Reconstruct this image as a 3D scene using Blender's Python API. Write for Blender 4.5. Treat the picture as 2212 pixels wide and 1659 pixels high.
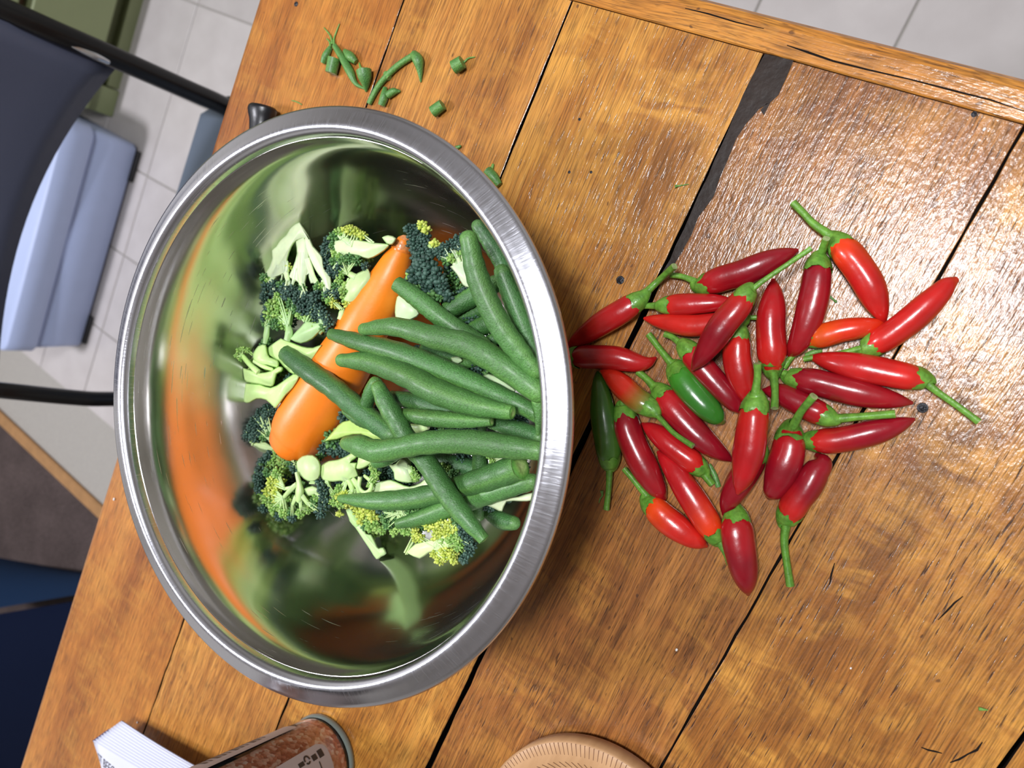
import bpy, math, random
import numpy as np
from mathutils import Vector, Matrix

random.seed(7)
for o in list(bpy.data.objects): bpy.data.objects.remove(o, do_unlink=True)
SC = bpy.context.scene
COL = SC.collection
PI = math.pi
TZ = 0.75                      # height of the table top

# ------------------------------------------------------------------ camera
F, CX, CY = 1534.0, 1106.0, 829.5
R = np.array([[0.39258961, -0.8932805, -0.21891402],
              [-0.7935889, -0.44932142, 0.41027664],
              [-0.46485488, 0.01265739, -0.88529641]])
CAM = np.array([0.0, 0.0, TZ + 0.347])
cam_d = bpy.data.cameras.new('camera'); cam = bpy.data.objects.new('camera', cam_d); COL.objects.link(cam)
cr, cu, cb = R @ [1, 0, 0], R @ [0, -1, 0], R @ [0, 0, -1]
cam.matrix_world = Matrix(((cr[0], cu[0], cb[0], CAM[0]), (cr[1], cu[1], cb[1], CAM[1]), (cr[2], cu[2], cb[2], CAM[2]), (0, 0, 0, 1)))
cam_d.sensor_fit = 'HORIZONTAL'; cam_d.sensor_width = 36.0; cam_d.lens = F / 2212 * 36
cam_d.clip_start = 0.01; cam_d.clip_end = 50
cam_d.dof.use_dof = True; cam_d.dof.focus_distance = 0.35; cam_d.dof.aperture_fstop = 11
SC.camera = cam

# ------------------------------------------------------------------ world, lights, exposure
w = bpy.data.worlds.new('world'); SC.world = w; w.use_nodes = True
w.node_tree.nodes['Background'].inputs[0].default_value = (0.75, 0.85, 1, 1)
w.node_tree.nodes['Background'].inputs[1].default_value = 0.3
def area(name, loc, size, watts, col, shape='DISK', rot=(0, 0, 0), sy=None):
    d = bpy.data.lights.new(name, 'AREA'); d.shape = shape; d.size = size
    if sy: d.size_y = sy
    d.energy = watts; d.color = col
    o = bpy.data.objects.new(name, d); COL.objects.link(o); o.location = loc; o.rotation_euler = rot
    return o
LAMP = (0.24, -0.02, 2.42)
area('ceiling_lamp_light', LAMP, 0.36, 25, (0.95, 0.965, 1.0))
FILL_LAMP = (-0.75, 1.55, 2.42)  # added fill to brighten the floor and chair beyond the table
area('far_fill_light', FILL_LAMP, 0.36, 36, (0.93, 0.93, 1.0))
vs = SC.view_settings
vs.view_transform = 'Standard'; vs.look = 'None'; vs.gamma = 1.0; vs.use_curve_mapping = False
vs.exposure = 0.31

# ------------------------------------------------------------------ helpers
def ray(px, py): return R @ np.array([px - CX, py - CY, F])
def hit(px, py, h=0.0):
    """point on the horizontal plane h metres above the table top seen at that spot of the photograph"""
    d = ray(px, py); t = (h + TZ - CAM[2]) / d[2]
    return Vector(CAM + d * t)
FWD = R @ [0, 0, 1]
def msize(p, hw):                 # photograph half width -> metres at point p
    return hw * float((np.array(p) - CAM) @ FWD) / F

def tag(o, label=None, cat=None, group=None, kind=None):
    if label: o['label'] = label
    if cat: o['category'] = cat
    if group: o['group'] = group
    if kind: o['kind'] = kind
    return o
def empty(name, loc, label=None, cat=None, group=None):
    o = bpy.data.objects.new(name, None); COL.objects.link(o); o.location = loc
    o.empty_display_size = 0.02
    return tag(o, label, cat, group)

class MB:
    def __init__(s): s.v = []; s.f = []; s.c = []; s.m = []; s.uv = None
    def add(s, vs, fs, col=(1, 1, 1), mi=0):
        b = len(s.v); s.v += [tuple(v) for v in vs]
        s.c += (list(col) if isinstance(col, list) else [col] * len(vs))
        s.f += [tuple(i + b for i in f) for f in fs]; s.m += [mi] * len(fs)
    def build(s, name, mats, parent=None, origin=None, smooth=True):
        if not isinstance(mats, (list, tuple)): mats = [mats]
        me = bpy.data.meshes.new(name)
        po = Vector(parent.location) if parent is not None else Vector((0, 0, 0))
        if parent is not None and parent.parent is not None: po = po + Vector(parent.parent.location)
        if origin is None: origin = po
        origin = Vector(origin)
        me.from_pydata([tuple(Vector(v) - origin) for v in s.v], [], s.f)
        for m in mats: me.materials.append(m)
        if len(mats) > 1: me.polygons.foreach_set('material_index', s.m)
        at = me.color_attributes.new('Col', 'FLOAT_COLOR', 'POINT')
        a = np.ones((len(s.v), 4), np.float32); a[:, :3] = np.array(s.c, np.float32).reshape(-1, 3)
        at.data.foreach_set('color', a.ravel())
        if smooth: me.polygons.foreach_set('use_smooth', [True] * len(me.polygons))
        me.update()
        o = bpy.data.objects.new(name, me); COL.objects.link(o)
        if parent is not None: o.parent = parent; o.location = origin - po
        else: o.location = origin
        return o
    def box(s, x0, x1, y0, y1, z0, z1, col=(1, 1, 1), bev=0.0, mi=0):
        b = bev
        if b <= 0:
            V = [(x, y, z) for z in (z0, z1) for y in (y0, y1) for x in (x0, x1)]
            s.add(V, [(0, 2, 3, 1), (4, 5, 7, 6), (0, 1, 5, 4), (2, 6, 7, 3), (0, 4, 6, 2), (1, 3, 7, 5)], col, mi); return
        def ringz(z, d): return [(x0 + d, y0 + b, z), (x0 + b, y0 + d, z), (x1 - b, y0 + d, z), (x1 - d, y0 + b, z), (x1 - d, y1 - b, z), (x1 - b, y1 - d, z), (x0 + b, y1 - d, z), (x0 + d, y1 - b, z)]
        V = ringz(z0, b) + ringz(z0 + b, 0) + ringz(z1 - b, 0) + ringz(z1, b)
        V[0:8] = [(min(max(v[0], x0 + b), x1 - b), min(max(v[1], y0 + b), y1 - b), v[2]) for v in V[0:8]]
        V[24:32] = [(min(max(v[0], x0 + b), x1 - b), min(max(v[1], y0 + b), y1 - b), v[2]) for v in V[24:32]]
        fs = [(7, 6, 5, 4, 3, 2, 1, 0), (24, 25, 26, 27, 28, 29, 30, 31)]
        for k in range(3):
            for i in range(8): j = (i + 1) % 8; fs.append((k * 8 + i, k * 8 + j, k * 8 + 8 + j, k * 8 + 8 + i))
        s.add(V, fs, col, mi)

def catmull(P, n):
    P = [np.array(p, float) for p in P]
    if len(P) == 2:
        return [P[0] + (P[1] - P[0]) * i / n for i in range(n + 1)]
    Q = [2 * P[0] - P[1]] + P + [2 * P[-1] - P[-2]]; out = []
    for i in range(1, len(Q) - 2):
        a, b, c, d = Q[i - 1], Q[i], Q[i + 1], Q[i + 2]
        for k in range(n):
            t = k / n
            out.append(0.5 * ((2 * b) + (c - a) * t + (2 * a - 5 * b + 4 * c - d) * t * t + (3 * b - a - 3 * c + d) * t ** 3))
    out.append(P[-1]); return out

def sweep(mb, pts, rads, n=12, sub=5, col=(1, 1, 1), cap0='round', cap1='round', rmul=None, squash=1.0, capcol=None, mi=0, up=None):
    """tube with a round section through pts; col may be f(t, ang); angle 0 points up"""
    data = catmull([list(p) + [r] for p, r in zip(pts, rads)], sub)
    P = [Vector(d[:3]) for d in data]; RR = [max(float(d[3]), 1e-5) for d in data]
    L = [0.0]
    for i in range(1, len(P)): L.append(L[-1] + (P[i] - P[i - 1]).length)
    T = [l / max(L[-1], 1e-9) for l in L]
    tang = [(P[min(i + 1, len(P) - 1)] - P[max(i - 1, 0)]).normalized() for i in range(len(P))]
    rows = []          # (pos, tangent, radius, t)
    def cap(i, sg):
        out = []
        for k in (1, 2, 3):
            a = k / 3 * PI / 2
            out.append((P[i] + tang[i] * sg * RR[i] * math.sin(a) * 0.9, tang[i], RR[i] * max(math.cos(a), 0.03), T[i]))
        return out
    if cap0 == 'round': rows += cap(0, -1)[::-1]
    rows += [(P[i], tang[i], RR[i], T[i]) for i in range(len(P))]
    if cap1 == 'round': rows += cap(len(P) - 1, 1)
    upv = Vector(up) if up else Vector((0, 0, 1))
    V, C = [], []
    nrm = None
    for (p, t, r, tt) in rows:
        if nrm is None:
            nrm = (upv - t * upv.dot(t))
            if nrm.length < 0.15: nrm = Vector((1, 0, 0)) - t * t.x
            nrm.normalize()
        else:
            nrm = (nrm - t * nrm.dot(t)).normalized()
        bi = t.cross(nrm)
        for k in range(n):
            a = 2 * PI * k / n
            m = rmul(tt, a) if rmul else 1.0
            V.append(p + (nrm * math.cos(a) * squash + bi * math.sin(a)) * r * m)
            C.append(col(tt, a) if callable(col) else col)
    nr = len(rows); fs = []
    for i in range(nr - 1):
        for k in range(n):
            j = (k + 1) % n
            fs.append((i * n + k, i * n + j, (i + 1) * n + j, (i + 1) * n + k))
    if cap0: fs.append(tuple(range(n))[::-1]) if cap0 == 'round' else None
    if cap1: fs.append(tuple((nr - 1) * n + k for k in range(n))) if cap1 == 'round' else None
    mb.add(V, fs, C, mi)
    def flat(i, rev):
        cc = capcol or (col(T[0 if i == 0 else -1], 0) if callable(col) else col)
        ring = V[i * n:(i + 1) * n]; ctr = sum((Vector(v) for v in ring), Vector()) / n
        vv = ring + [ctr]
        ff = [((k, n, (k + 1) % n) if rev else (k, (k + 1) % n, n)) for k in range(n)]
        mb.add(vv, ff, cc, mi)
    if cap0 == 'flat': flat(0, True)
    if cap1 == 'flat': flat(nr - 1, False)
    return V

def lathe(mb, prof, c, n=96, col=(1, 1, 1), mi=0, closed=False):
    V = []
    for (r, z) in prof:
        for k in range(n):
            a = 2 * PI * k / n
            V.append((c[0] + r * math.cos(a), c[1] + r * math.sin(a), c[2] + z))
    fs = []
    m = len(prof)
    for i in range(m - 1 if not closed else m):
        for k in range(n):
            j = (k + 1) % n; i2 = (i + 1) % m
            fs.append((i * n + k, i * n + j, i2 * n + j, i2 * n + k))
    mb.add(V, fs, col, mi)

# ------------------------------------------------------------------ materials
def newmat(name):
    m = bpy.data.materials.new(name); m.use_nodes = True
    return m, m.node_tree.nodes, m.node_tree.links, m.node_tree.nodes['Principled BSDF']
def setp(b, **k):
    for a, v in k.items():
        a = a.replace('_', ' ')
        if a in b.inputs: b.inputs[a].default_value = v
def N(nd, t, **k):
    n = nd.new('ShaderNode' + t)
    for a, v in k.items(): setattr(n, a, v)
    return n
def noise(nd, lk, vec, scale, detail=2.0, rough=0.5, map_scale=None, loc=None, dist=0.0):
    if map_scale is not None:
        mp = N(nd, 'Mapping'); mp.inputs['Scale'].default_value = map_scale
        if loc: mp.inputs['Location'].default_value = loc
        lk.new(vec, mp.inputs['Vector']); vec = mp.outputs[0]
    n = N(nd, 'TexNoise'); n.inputs['Scale'].default_value = scale; n.inputs['Detail'].default_value = detail
    n.inputs['Roughness'].default_value = rough; n.inputs['Distortion'].default_value = dist
    lk.new(vec, n.inputs['Vector']); return n.outputs['Fac']
def ramp(nd, lk, fac, stops, interp='LINEAR'):
    r = N(nd, 'ValToRGB'); r.color_ramp.interpolation = interp
    e = r.color_ramp.elements
    while len(e) < len(stops): e.new(0.5)
    for i, (p, c) in enumerate(stops):
        e[i].position = p; e[i].color = (c, c, c, 1) if isinstance(c, (int, float)) else (*c, 1)
    lk.new(fac, r.inputs[0]); return r.outputs[0]
def mix(nd, lk, a, b, fac, mode='MIX'):
    m = N(nd, 'MixRGB', blend_type=mode)
    for s, v in ((1, a), (2, b), (0, fac)):
        if hasattr(v, 'links'): lk.new(v, m.inputs[s])
        elif isinstance(v, (int, float)): m.inputs[s].default_value = v if s == 0 else (v, v, v, 1)
        else: m.inputs[s].default_value = (*v, 1)
    return m.outputs[0]
def bump(nd, lk, h, b, strength, dist=0.001, prev=None):
    n = N(nd, 'Bump'); n.inputs['Strength'].default_value = strength; n.inputs['Distance'].default_value = dist
    lk.new(h, n.inputs['Height'])
    if prev is not None: lk.new(prev, n.inputs['Normal'])
    if b is not None: lk.new(n.outputs[0], b.inputs['Normal'])
    return n.outputs[0]
def maths(nd, lk, op, a, b=0.0):
    m = N(nd, 'Math', operation=op)
    for i, v in enumerate((a, b)):
        if hasattr(v, 'links'): lk.new(v, m.inputs[i])
        else: m.inputs[i].default_value = v
    return m.outputs[0]

def plain(name, col, rough=0.5, metal=0.0, coat=0.0, nscale=None, nstr=0.0, var=0.0, spec=0.5, trans=0.0):
    m, nd, lk, b = newmat(name)
    setp(b, Base_Color=(*col, 1), Roughness=rough, Metallic=metal, Coat_Weight=coat, Specular_IOR_Level=spec, Transmission_Weight=trans)
    tc = N(nd, 'TexCoord').outputs['Object']
    if nscale:
        f = noise(nd, lk, tc, nscale, 4.0)
        if nstr: bump(nd, lk, f, b, nstr, 0.001)
        if var:
            lk.new(mix(nd, lk, tuple(c * (1 - var) for c in col), tuple(min(1, c * (1 + var)) for c in col), f), b.inputs['Base Color'])
    return m
def vertmat(name, rough=0.4, coat=0.0, nscale=200, var=0.25, bscale=900, bstr=0.2, bdist=0.0003, sss=0.0, coat_rough=0.1, stretch=None, spec=0.5):
    m, nd, lk, b = newmat(name)
    setp(b, Roughness=rough, Coat_Weight=coat, Coat_Roughness=coat_rough, Specular_IOR_Level=spec)
    a = N(nd, 'Attribute', attribute_name='Col').outputs['Color']
    tc = N(nd, 'TexCoord').outputs['Object']
    f = noise(nd, lk, tc, nscale, 3.0)
    v = ramp(nd, lk, f, [(0.3, 1 - var), (0.7, 1 + var * 0.4)])
    lk.new(mix(nd, lk, a, v, 1.0, 'MULTIPLY'), b.inputs['Base Color'])
    if bstr: bump(nd, lk, noise(nd, lk, tc, bscale, 3.0), b, bstr, bdist)
    if sss:
        setp(b, Subsurface_Weight=sss, Subsurface_Radius=(0.003, 0.002, 0.001), Subsurface_Scale=1.0)
    return m

def _w(c): return (c[0] * .90, c[1] * .88, c[2] * .86)
def wood(name, dark, mid, light, gold=(0.62, 0.30, 0.055), fig=0.5, axis='X', seed=0.0, poredark=0.75, gloss=0.30, porelen=1.0, streak=0.5, bstr=0.5):
    dark, mid, light, gold = _w(dark), _w(mid), _w(light), _w(gold)
    m, nd, lk, b = newmat(name)
    tc = N(nd, 'TexCoord').outputs['Object']
    S = (lambda l, x: (l, x, x)) if axis == 'X' else (lambda l, x: (x, l, x))
    # gentle waver of the grain
    wv = noise(nd, lk, tc, 1.0, 2.0, map_scale=S(5, 9), loc=(seed, seed, 0))
    off = N(nd, 'CombineXYZ'); wo = maths(nd, lk, 'MULTIPLY', maths(nd, lk, 'SUBTRACT', wv, 0.5), 0.012)
    lk.new(wo, off.inputs[1 if axis == 'X' else 0])
    va = N(nd, 'VectorMath', operation='ADD'); lk.new(tc, va.inputs[0]); lk.new(off.outputs[0], va.inputs[1]); tc2 = va.outputs[0]
    big = noise(nd, lk, tc2, 1.0, 3.0, map_scale=S(3.2, 22), loc=(seed * 3.1, seed * 1.7, 0))
    st = noise(nd, lk, tc2, 1.0, 4.0, map_scale=S(5, 130), loc=(seed * 1.3, seed * 2.9, 0))
    fib = noise(nd, lk, tc2, 1.0, 3.0, map_scale=S(60, 1300), loc=(seed, seed * 5, 0))
    blotch = noise(nd, lk, tc, 1.0, 3.0, map_scale=S(26, 30), loc=(seed * 9, seed, 0), dist=0.6)
    st2 = noise(nd, lk, tc2, 1.0, 3.0, map_scale=S(9, 520), loc=(seed * 2.3, seed * 0.9, 0))
    st = maths(nd, lk, 'ADD', maths(nd, lk, 'MULTIPLY', st, 0.5), maths(nd, lk, 'MULTIPLY', st2, 0.5))
    t = maths(nd, lk, 'ADD', maths(nd, lk, 'MULTIPLY', big, 1 - streak), maths(nd, lk, 'MULTIPLY', st, streak))
    c = ramp(nd, lk, t, [(0.37, dark), (0.50, mid), (0.62, light)])
    bl = ramp(nd, lk, blotch, [(0.38, 0.0), (0.62, 1.0)])
    figm = maths(nd, lk, 'MULTIPLY', bl, fig)
    # interlocked grain shows as cross-grain flame
    fl = noise(nd, lk, tc, 1.0, 3.0, map_scale=S(95, 38), loc=(seed * 2, seed * 7, 0), dist=0.9)
    flm = maths(nd, lk, 'MULTIPLY', figm, ramp(nd, lk, fl, [(0.40, 0.15), (0.60, 1.0)]))
    c = mix(nd, lk, c, gold, flm)
    c = mix(nd, lk, c, ramp(nd, lk, fib, [(0.30, 0.45), (0.58, 1.12)]), 1.0, 'MULTIPLY')
    po = noise(nd, lk, tc2, 1.0, 2.0, map_scale=S(95 / porelen, 1000), loc=(seed * 4, seed * 2, 0))
    pz = noise(nd, lk, tc, 1.0, 2.0, map_scale=S(12, 30), loc=(seed * 5, 0, 0))
    pm = ramp(nd, lk, maths(nd, lk, 'ADD', po, maths(nd, lk, 'MULTIPLY', maths(nd, lk, 'SUBTRACT', pz, 0.5), 0.22)), [(0.30, 1.0), (0.385, 0.0)])
    c = mix(nd, lk, c, (0.035, 0.013, 0.006), maths(nd, lk, 'MULTIPLY', pm, poredark))
    # knots and specks
    sp = noise(nd, lk, tc, 1.0, 1.0, map_scale=S(130, 230), loc=(seed * 8, seed * 3, 0))
    sm = ramp(nd, lk, sp, [(0.20, 1.0), (0.245, 0.0)])
    c = mix(nd, lk, c, (0.04, 0.015, 0.008), maths(nd, lk, 'MULTIPLY', sm, 0.7))
    lk.new(c, b.inputs['Base Color'])
    setp(b, Coat_Weight=0.75, Coat_Roughness=0.165, Specular_IOR_Level=0.20)
    lk.new(ramp(nd, lk, fib, [(0.3, gloss + 0.20), (0.7, gloss + 0.06)]), b.inputs['Roughness'])
    peel = noise(nd, lk, tc, 1.0, 4.0, map_scale=S(300, 560), loc=(seed, 0, 0))
    n1 = bump(nd, lk, peel, None, 0.30 * bstr * 2, 0.0006)
    n2 = bump(nd, lk, maths(nd, lk, 'SUBTRACT', fib, maths(nd, lk, 'MULTIPLY', pm, 0.8)), b, 0.5 * bstr, 0.0004, prev=n1)
    lk.new(n2, b.inputs['Coat Normal'])
    return m

D1, M1, L1 = (0.22, 0.062, 0.010), (0.42, 0.145, 0.022), (0.60, 0.25, 0.045)
WOODS = [
    wood('wood_far', (0.26, 0.078, 0.014), (0.43, 0.155, 0.027), (0.53, 0.215, 0.040), fig=0.35, seed=1.3, poredark=0.3, gloss=0.34, streak=0.35),
    wood('wood_second', (0.24, 0.082, 0.016), (0.44, 0.178, 0.036), (0.63, 0.30, 0.070), fig=0.5, seed=4.1, poredark=0.55, gloss=0.33, streak=0.6),
    wood('wood_golden', (0.19, 0.066, 0.012), (0.39, 0.152, 0.025), (0.60, 0.295, 0.060), fig=0.85, seed=7.7, poredark=0.75, streak=0.5),
    wood('wood_brown', (0.13, 0.044, 0.013), (0.29, 0.108, 0.026), (0.46, 0.195, 0.048), fig=0.35, seed=11.9, poredark=0.8, streak=0.65, gloss=0.29, bstr=0.7),
    wood('wood_pored', (0.13, 0.044, 0.010), (0.29, 0.108, 0.020), (0.48, 0.215, 0.044), fig=0.8, seed=17.2, poredark=0.95, streak=0.45, gloss=0.31, porelen=1.3, bstr=0.7),
    wood('wood_near', (0.15, 0.05, 0.010), (0.32, 0.118, 0.020), (0.50, 0.22, 0.043), fig=0.4, seed=23.0, poredark=0.8, gloss=0.31),
]
WTRIM = wood('wood_trim', (0.20, 0.07, 0.014), (0.50, 0.20, 0.035), (0.60, 0.27, 0.055), fig=0.25, axis='Y', seed=31.0, poredark=0.6, streak=0.6)
GAP = plain('dark_gap', (0.014, 0.011, 0.010), 0.95, nscale=400, nstr=0.3, spec=0.0)
FILL = plain('dark_filler', (0.018, 0.010, 0.007), 0.38, coat=0.0, nscale=160, nstr=0.25, var=0.5, spec=0.25)
IRON = plain('iron', (0.03, 0.03, 0.035), 0.35, metal=0.6, nscale=900, nstr=0.6)

# ------------------------------------------------------------------ bowl profile (needed by the food)
BC = Vector((-0.1227, 0.2123, TZ))
INNER = [(0.0, .0065), (.03, .0070), (.06, .0085), (.080, .0125), (.094, .0195), (.104, .0285), (.1115, .040), (.1165, .052), (.1200, .066), (.1220, .080), (.1232, .0862), (.1243, .0896), (.1254, .0922), (.1263, .0945)]
def wall_r(z): return float(np.interp(z, [b for a, b in INNER], [a for a, b in INNER]))
def fit(px, py, z, rad=0.0):
    """raise a spot of food until it clears the bowl wall"""
    best, bz = 1e9, z
    for k in range(45):
        zz = z + k * .001; p = hit(px, py, zz)
        v = math.hypot(p.x - BC.x, p.y - BC.y) + rad - wall_r(zz)
        if v <= 0: return zz
        if v < best - 1e-5: best, bz = v, zz
    return bz

# =================================================================== SETTING
def room():
    wall = plain('wall_paint', (0.62, 0.60, 0.55), 0.8, nscale=40, nstr=0.1)
    ceil = plain('ceiling_paint', (0.84, 0.84, 0.84), 0.85, nscale=60, nstr=0.1)
    def st(name, b, m):
        mb = MB(); mb.box(*b); o = mb.build(name, m, smooth=False, origin=((b[0] + b[1]) / 2, (b[2] + b[3]) / 2, b[4])); o['kind'] = 'structure'; return o
    st('wall_left', (-2.6, -2.5, -2.0, 2.5, 0, 2.5), wall)
    st('wall_right', (2.2, 2.3, -2.0, 2.5, 0, 2.5), wall)
    st('wall_far', (-2.6, 2.3, 2.5, 2.6, 0, 2.5), wall)
    st('wall_near', (-2.6, 2.3, -2.1, -2.0, 0, 2.5), wall)
    st('ceiling', (-2.6, 2.3, -2.1, 2.6, 2.5, 2.6), ceil)
    fl = st('floor', (-2.6, 2.3, -2.1, 2.6, -0.10, -0.0035), plain('grout', (0.36, 0.34, 0.31), 0.8, nscale=200, nstr=0.3, var=0.15))
    # 20 cm tiles
    tm, nd, lk, b = newmat('tile_glaze')
    tc = N(nd, 'TexCoord').outputs['Object']; oi = N(nd, 'ObjectInfo').outputs['Random']
    n1 = noise(nd, lk, tc, 14, 4.0)
    c = ramp(nd, lk, n1, [(0.3, (0.50, 0.465, 0.455)), (0.7, (0.57, 0.535, 0.525))])
    c = mix(nd, lk, c, ramp(nd, lk, oi, [(0, 0.93), (1, 1.0)]), 1.0, 'MULTIPLY')
    lk.new(c, b.inputs['Base Color']); setp(b, Roughness=0.35)
    T = 0.2021; x0, y0 = 0.1360, 0.1880
    mb = MB(); h = T / 2 - 0.0016
    mb.box(-h, h, -h, h, -0.006, 0.0, bev=0.0012)
    proto = None
    for i in range(-6, 6):
        for j in range(-10, 11):
            cx, cy = x0 + (i + 0.5) * T, y0 + (j + 0.5) * T
            if j < -1 and not (i > 1): continue
            if cx - h < -1.07: continue
            if proto is None:
                o = mb.build('tile', tm, origin=(0, 0, 0), smooth=False); proto = o
            else:
                o = proto.copy(); COL.objects.link(o)
            o.parent = fl; o.location = Vector((cx, cy, 0)) - fl.location
    # timber threshold and carpet
    mb = MB(); mb.box(-1.100, -1.066, -2.0, 2.5, -0.0035, 0.008, bev=0.003)
    o = mb.build('trim_1', plain('threshold_timber', (0.36, 0.19, 0.075), 0.5, nscale=60, var=0.3), origin=(-1.08, 0.2, 0), smooth=False); o['kind'] = 'structure'
    cm, nd, lk, b = newmat('carpet')
    tc = N(nd, 'TexCoord').outputs['Object']
    c = ramp(nd, lk, noise(nd, lk, tc, 320, 3.0), [(0.3, (0.060, 0.045, 0.042)), (0.7, (0.125, 0.095, 0.090))])
    c = mix(nd, lk, c, ramp(nd, lk, noise(nd, lk, tc, 9, 2.0), [(0.3, 0.8), (0.7, 1.1)]), 1.0, 'MULTIPLY')
    lk.new(c, b.inputs['Base Color']); setp(b, Roughness=0.95, Specular_IOR_Level=0.1); bump(nd, lk, noise(nd, lk, tc, 700, 2.0), b, 0.8, 0.003)
    mb = MB(); mb.box(-2.5, -1.099, -2.0, 2.5, -0.0035, 0.005)
    o = mb.build('floor_carpet', cm, origin=(-1.8, 0.2, 0), smooth=False); o['kind'] = 'structure'
room()

# ceiling lamps; the far one is an added, unseen fill
def ceiling_lamp(loc, label):
    t = empty('ceiling_lamp', (loc[0], loc[1], 2.5), label, 'lamp', 'round ceiling lamps')
    c = (loc[0], loc[1], 0)
    mb = MB(); lathe(mb, [(0.0, 2.5), (0.20, 2.5), (0.20, 2.44), (0.185, 2.435), (0.184, 2.47), (0.0, 2.47)], c, 48)
    mb.build('housing', plain('lamp_housing', (0.8, 0.8, 0.8), 0.4), t)
ceiling_lamp(LAMP, 'white round ceiling lamp above the table')
ceiling_lamp(FILL_LAMP, 'added white round fill lamp on the ceiling beyond the table')

# kitchen cupboard, far right corner of the floor
def cupboard():
    G = plain('sage_paint', (0.235, 0.27, 0.135), 0.45, nscale=30, var=0.06)
    GD = plain('sage_paint_plinth', (0.20, 0.225, 0.115), 0.55, nscale=30, var=0.08)
    BR = plain('raw_board_edge', (0.20, 0.115, 0.075), 0.7, nscale=90, var=0.3)
    t = empty('kitchen_cupboard', (0.45, 2.1, 0), 'sage green kitchen cupboard standing on the tiles beyond the chair', 'cupboard')
    mb = MB(); mb.box(-0.176, 1.4, 1.80, 2.49, 0.085, 0.88); mb.build('carcass', BR, t, smooth=False)
    mb = MB(); mb.box(-0.115, 1.38, 1.822, 1.84, 0.0, 0.085); mb.build('plinth', GD, t, smooth=False)
    mb = MB(); mb.box(-0.115, 1.38, 1.795, 1.821, 0.0, 0.028); mb.build('skirting', GD, t, smooth=False)
    mb = MB(); mb.box(-0.182, -0.118, 1.788, 2.45, 0.0, 0.084, bev=0.002); mb.build('foot', G, t, smooth=False)
    mb = MB(); mb.box(-0.183, -0.1765, 1.80, 2.49, 0.085, 0.88); mb.build('side_panel', G, t, smooth=False)
    for x0, x1 in ((-0.18, 0.44), (0.446, 1.05)):
        mb = MB(); mb.box(x0, x1, 1.762, 1.799, 0.075, 0.238, bev=0.003); mb.build('drawer', G, t, smooth=False)
        mb = MB(); mb.box(x0, x1, 1.762, 1.799, 0.262, 0.85, bev=0.003); mb.build('door', G, t, smooth=False)
    mb = MB(); mb.box(-0.2, 1.42, 1.75, 2.49, 0.88, 0.915, bev=0.004); mb.build('worktop', plain('worktop', (0.3, 0.28, 0.25), 0.4, nscale=80, var=0.2), t, smooth=False)
cupboard()

# storage box on the floor
def storage_box():
    m = plain('periwinkle_plastic', (0.42, 0.50, 0.74), 0.45, nscale=30, var=0.04)
    t = empty('storage_box', (-0.48, 1.80, 0), 'pale blue-grey plastic storage box with a lid on the floor tiles behind the chair', 'box')
    def slab(z0, z1, y0, y1, x0, x1, rr, taper=0.0):
        mb = MB(); V = []; n = 6
        for zi, z in enumerate((z0, z0 + .004, z1 - .004, z1)):
            d = 0.004 if zi in (0, 3) else 0
            tp = taper * (1 - (z - z0) / (z1 - z0))
            for cx, cy, a0 in ((x1 - rr, y1 - rr, 0), (x0 + rr, y1 - rr, 90), (x0 + rr, y0 + rr, 180), (x1 - rr, y0 + rr, 270)):
                for k in range(n + 1):
                    a = math.radians(a0 + 90 * k / n); q = rr - d
                    x, y = cx + q * math.cos(a), cy + q * math.sin(a)
                    V.append((x + (tp if x < (x0 + x1) / 2 else -tp), y + (tp if y < (y0 + y1) / 2 else -tp), z))
        c = 4 * (n + 1); fs = [tuple(range(c))[::-1], tuple(range(3 * c, 4 * c))]
        for r_ in range(3):
            for k in range(c): j = (k + 1) % c; fs.append((r_ * c + k, r_ * c + j, (r_ + 1) * c + j, (r_ + 1) * c + k))
        mb.add(V, fs); return mb
    slab(0.008, 0.118, 1.645, 1.99, -0.750, -0.207, 0.018, 0.006).build('body', m, t)
    slab(0.122, 0.19, 1.632, 2.0, -0.758, -0.200, 0.03).build('lid', m, t)
    mk = plain('black_rubber', (0.015, 0.015, 0.017), 0.6)
    for x0, x1, y0, y1 in ((-0.73, -0.655, 1.655, 1.69), (-0.30, -0.225, 1.655, 1.69), (-0.73, -0.655, 1.94, 1.975), (-0.30, -0.225, 1.94, 1.975)):
        mb = MB(); mb.box(x0, x1, y0 - .012, y1, 0.0, 0.009, bev=0.002); mb.build('foot', mk, t)
storage_box()

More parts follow.
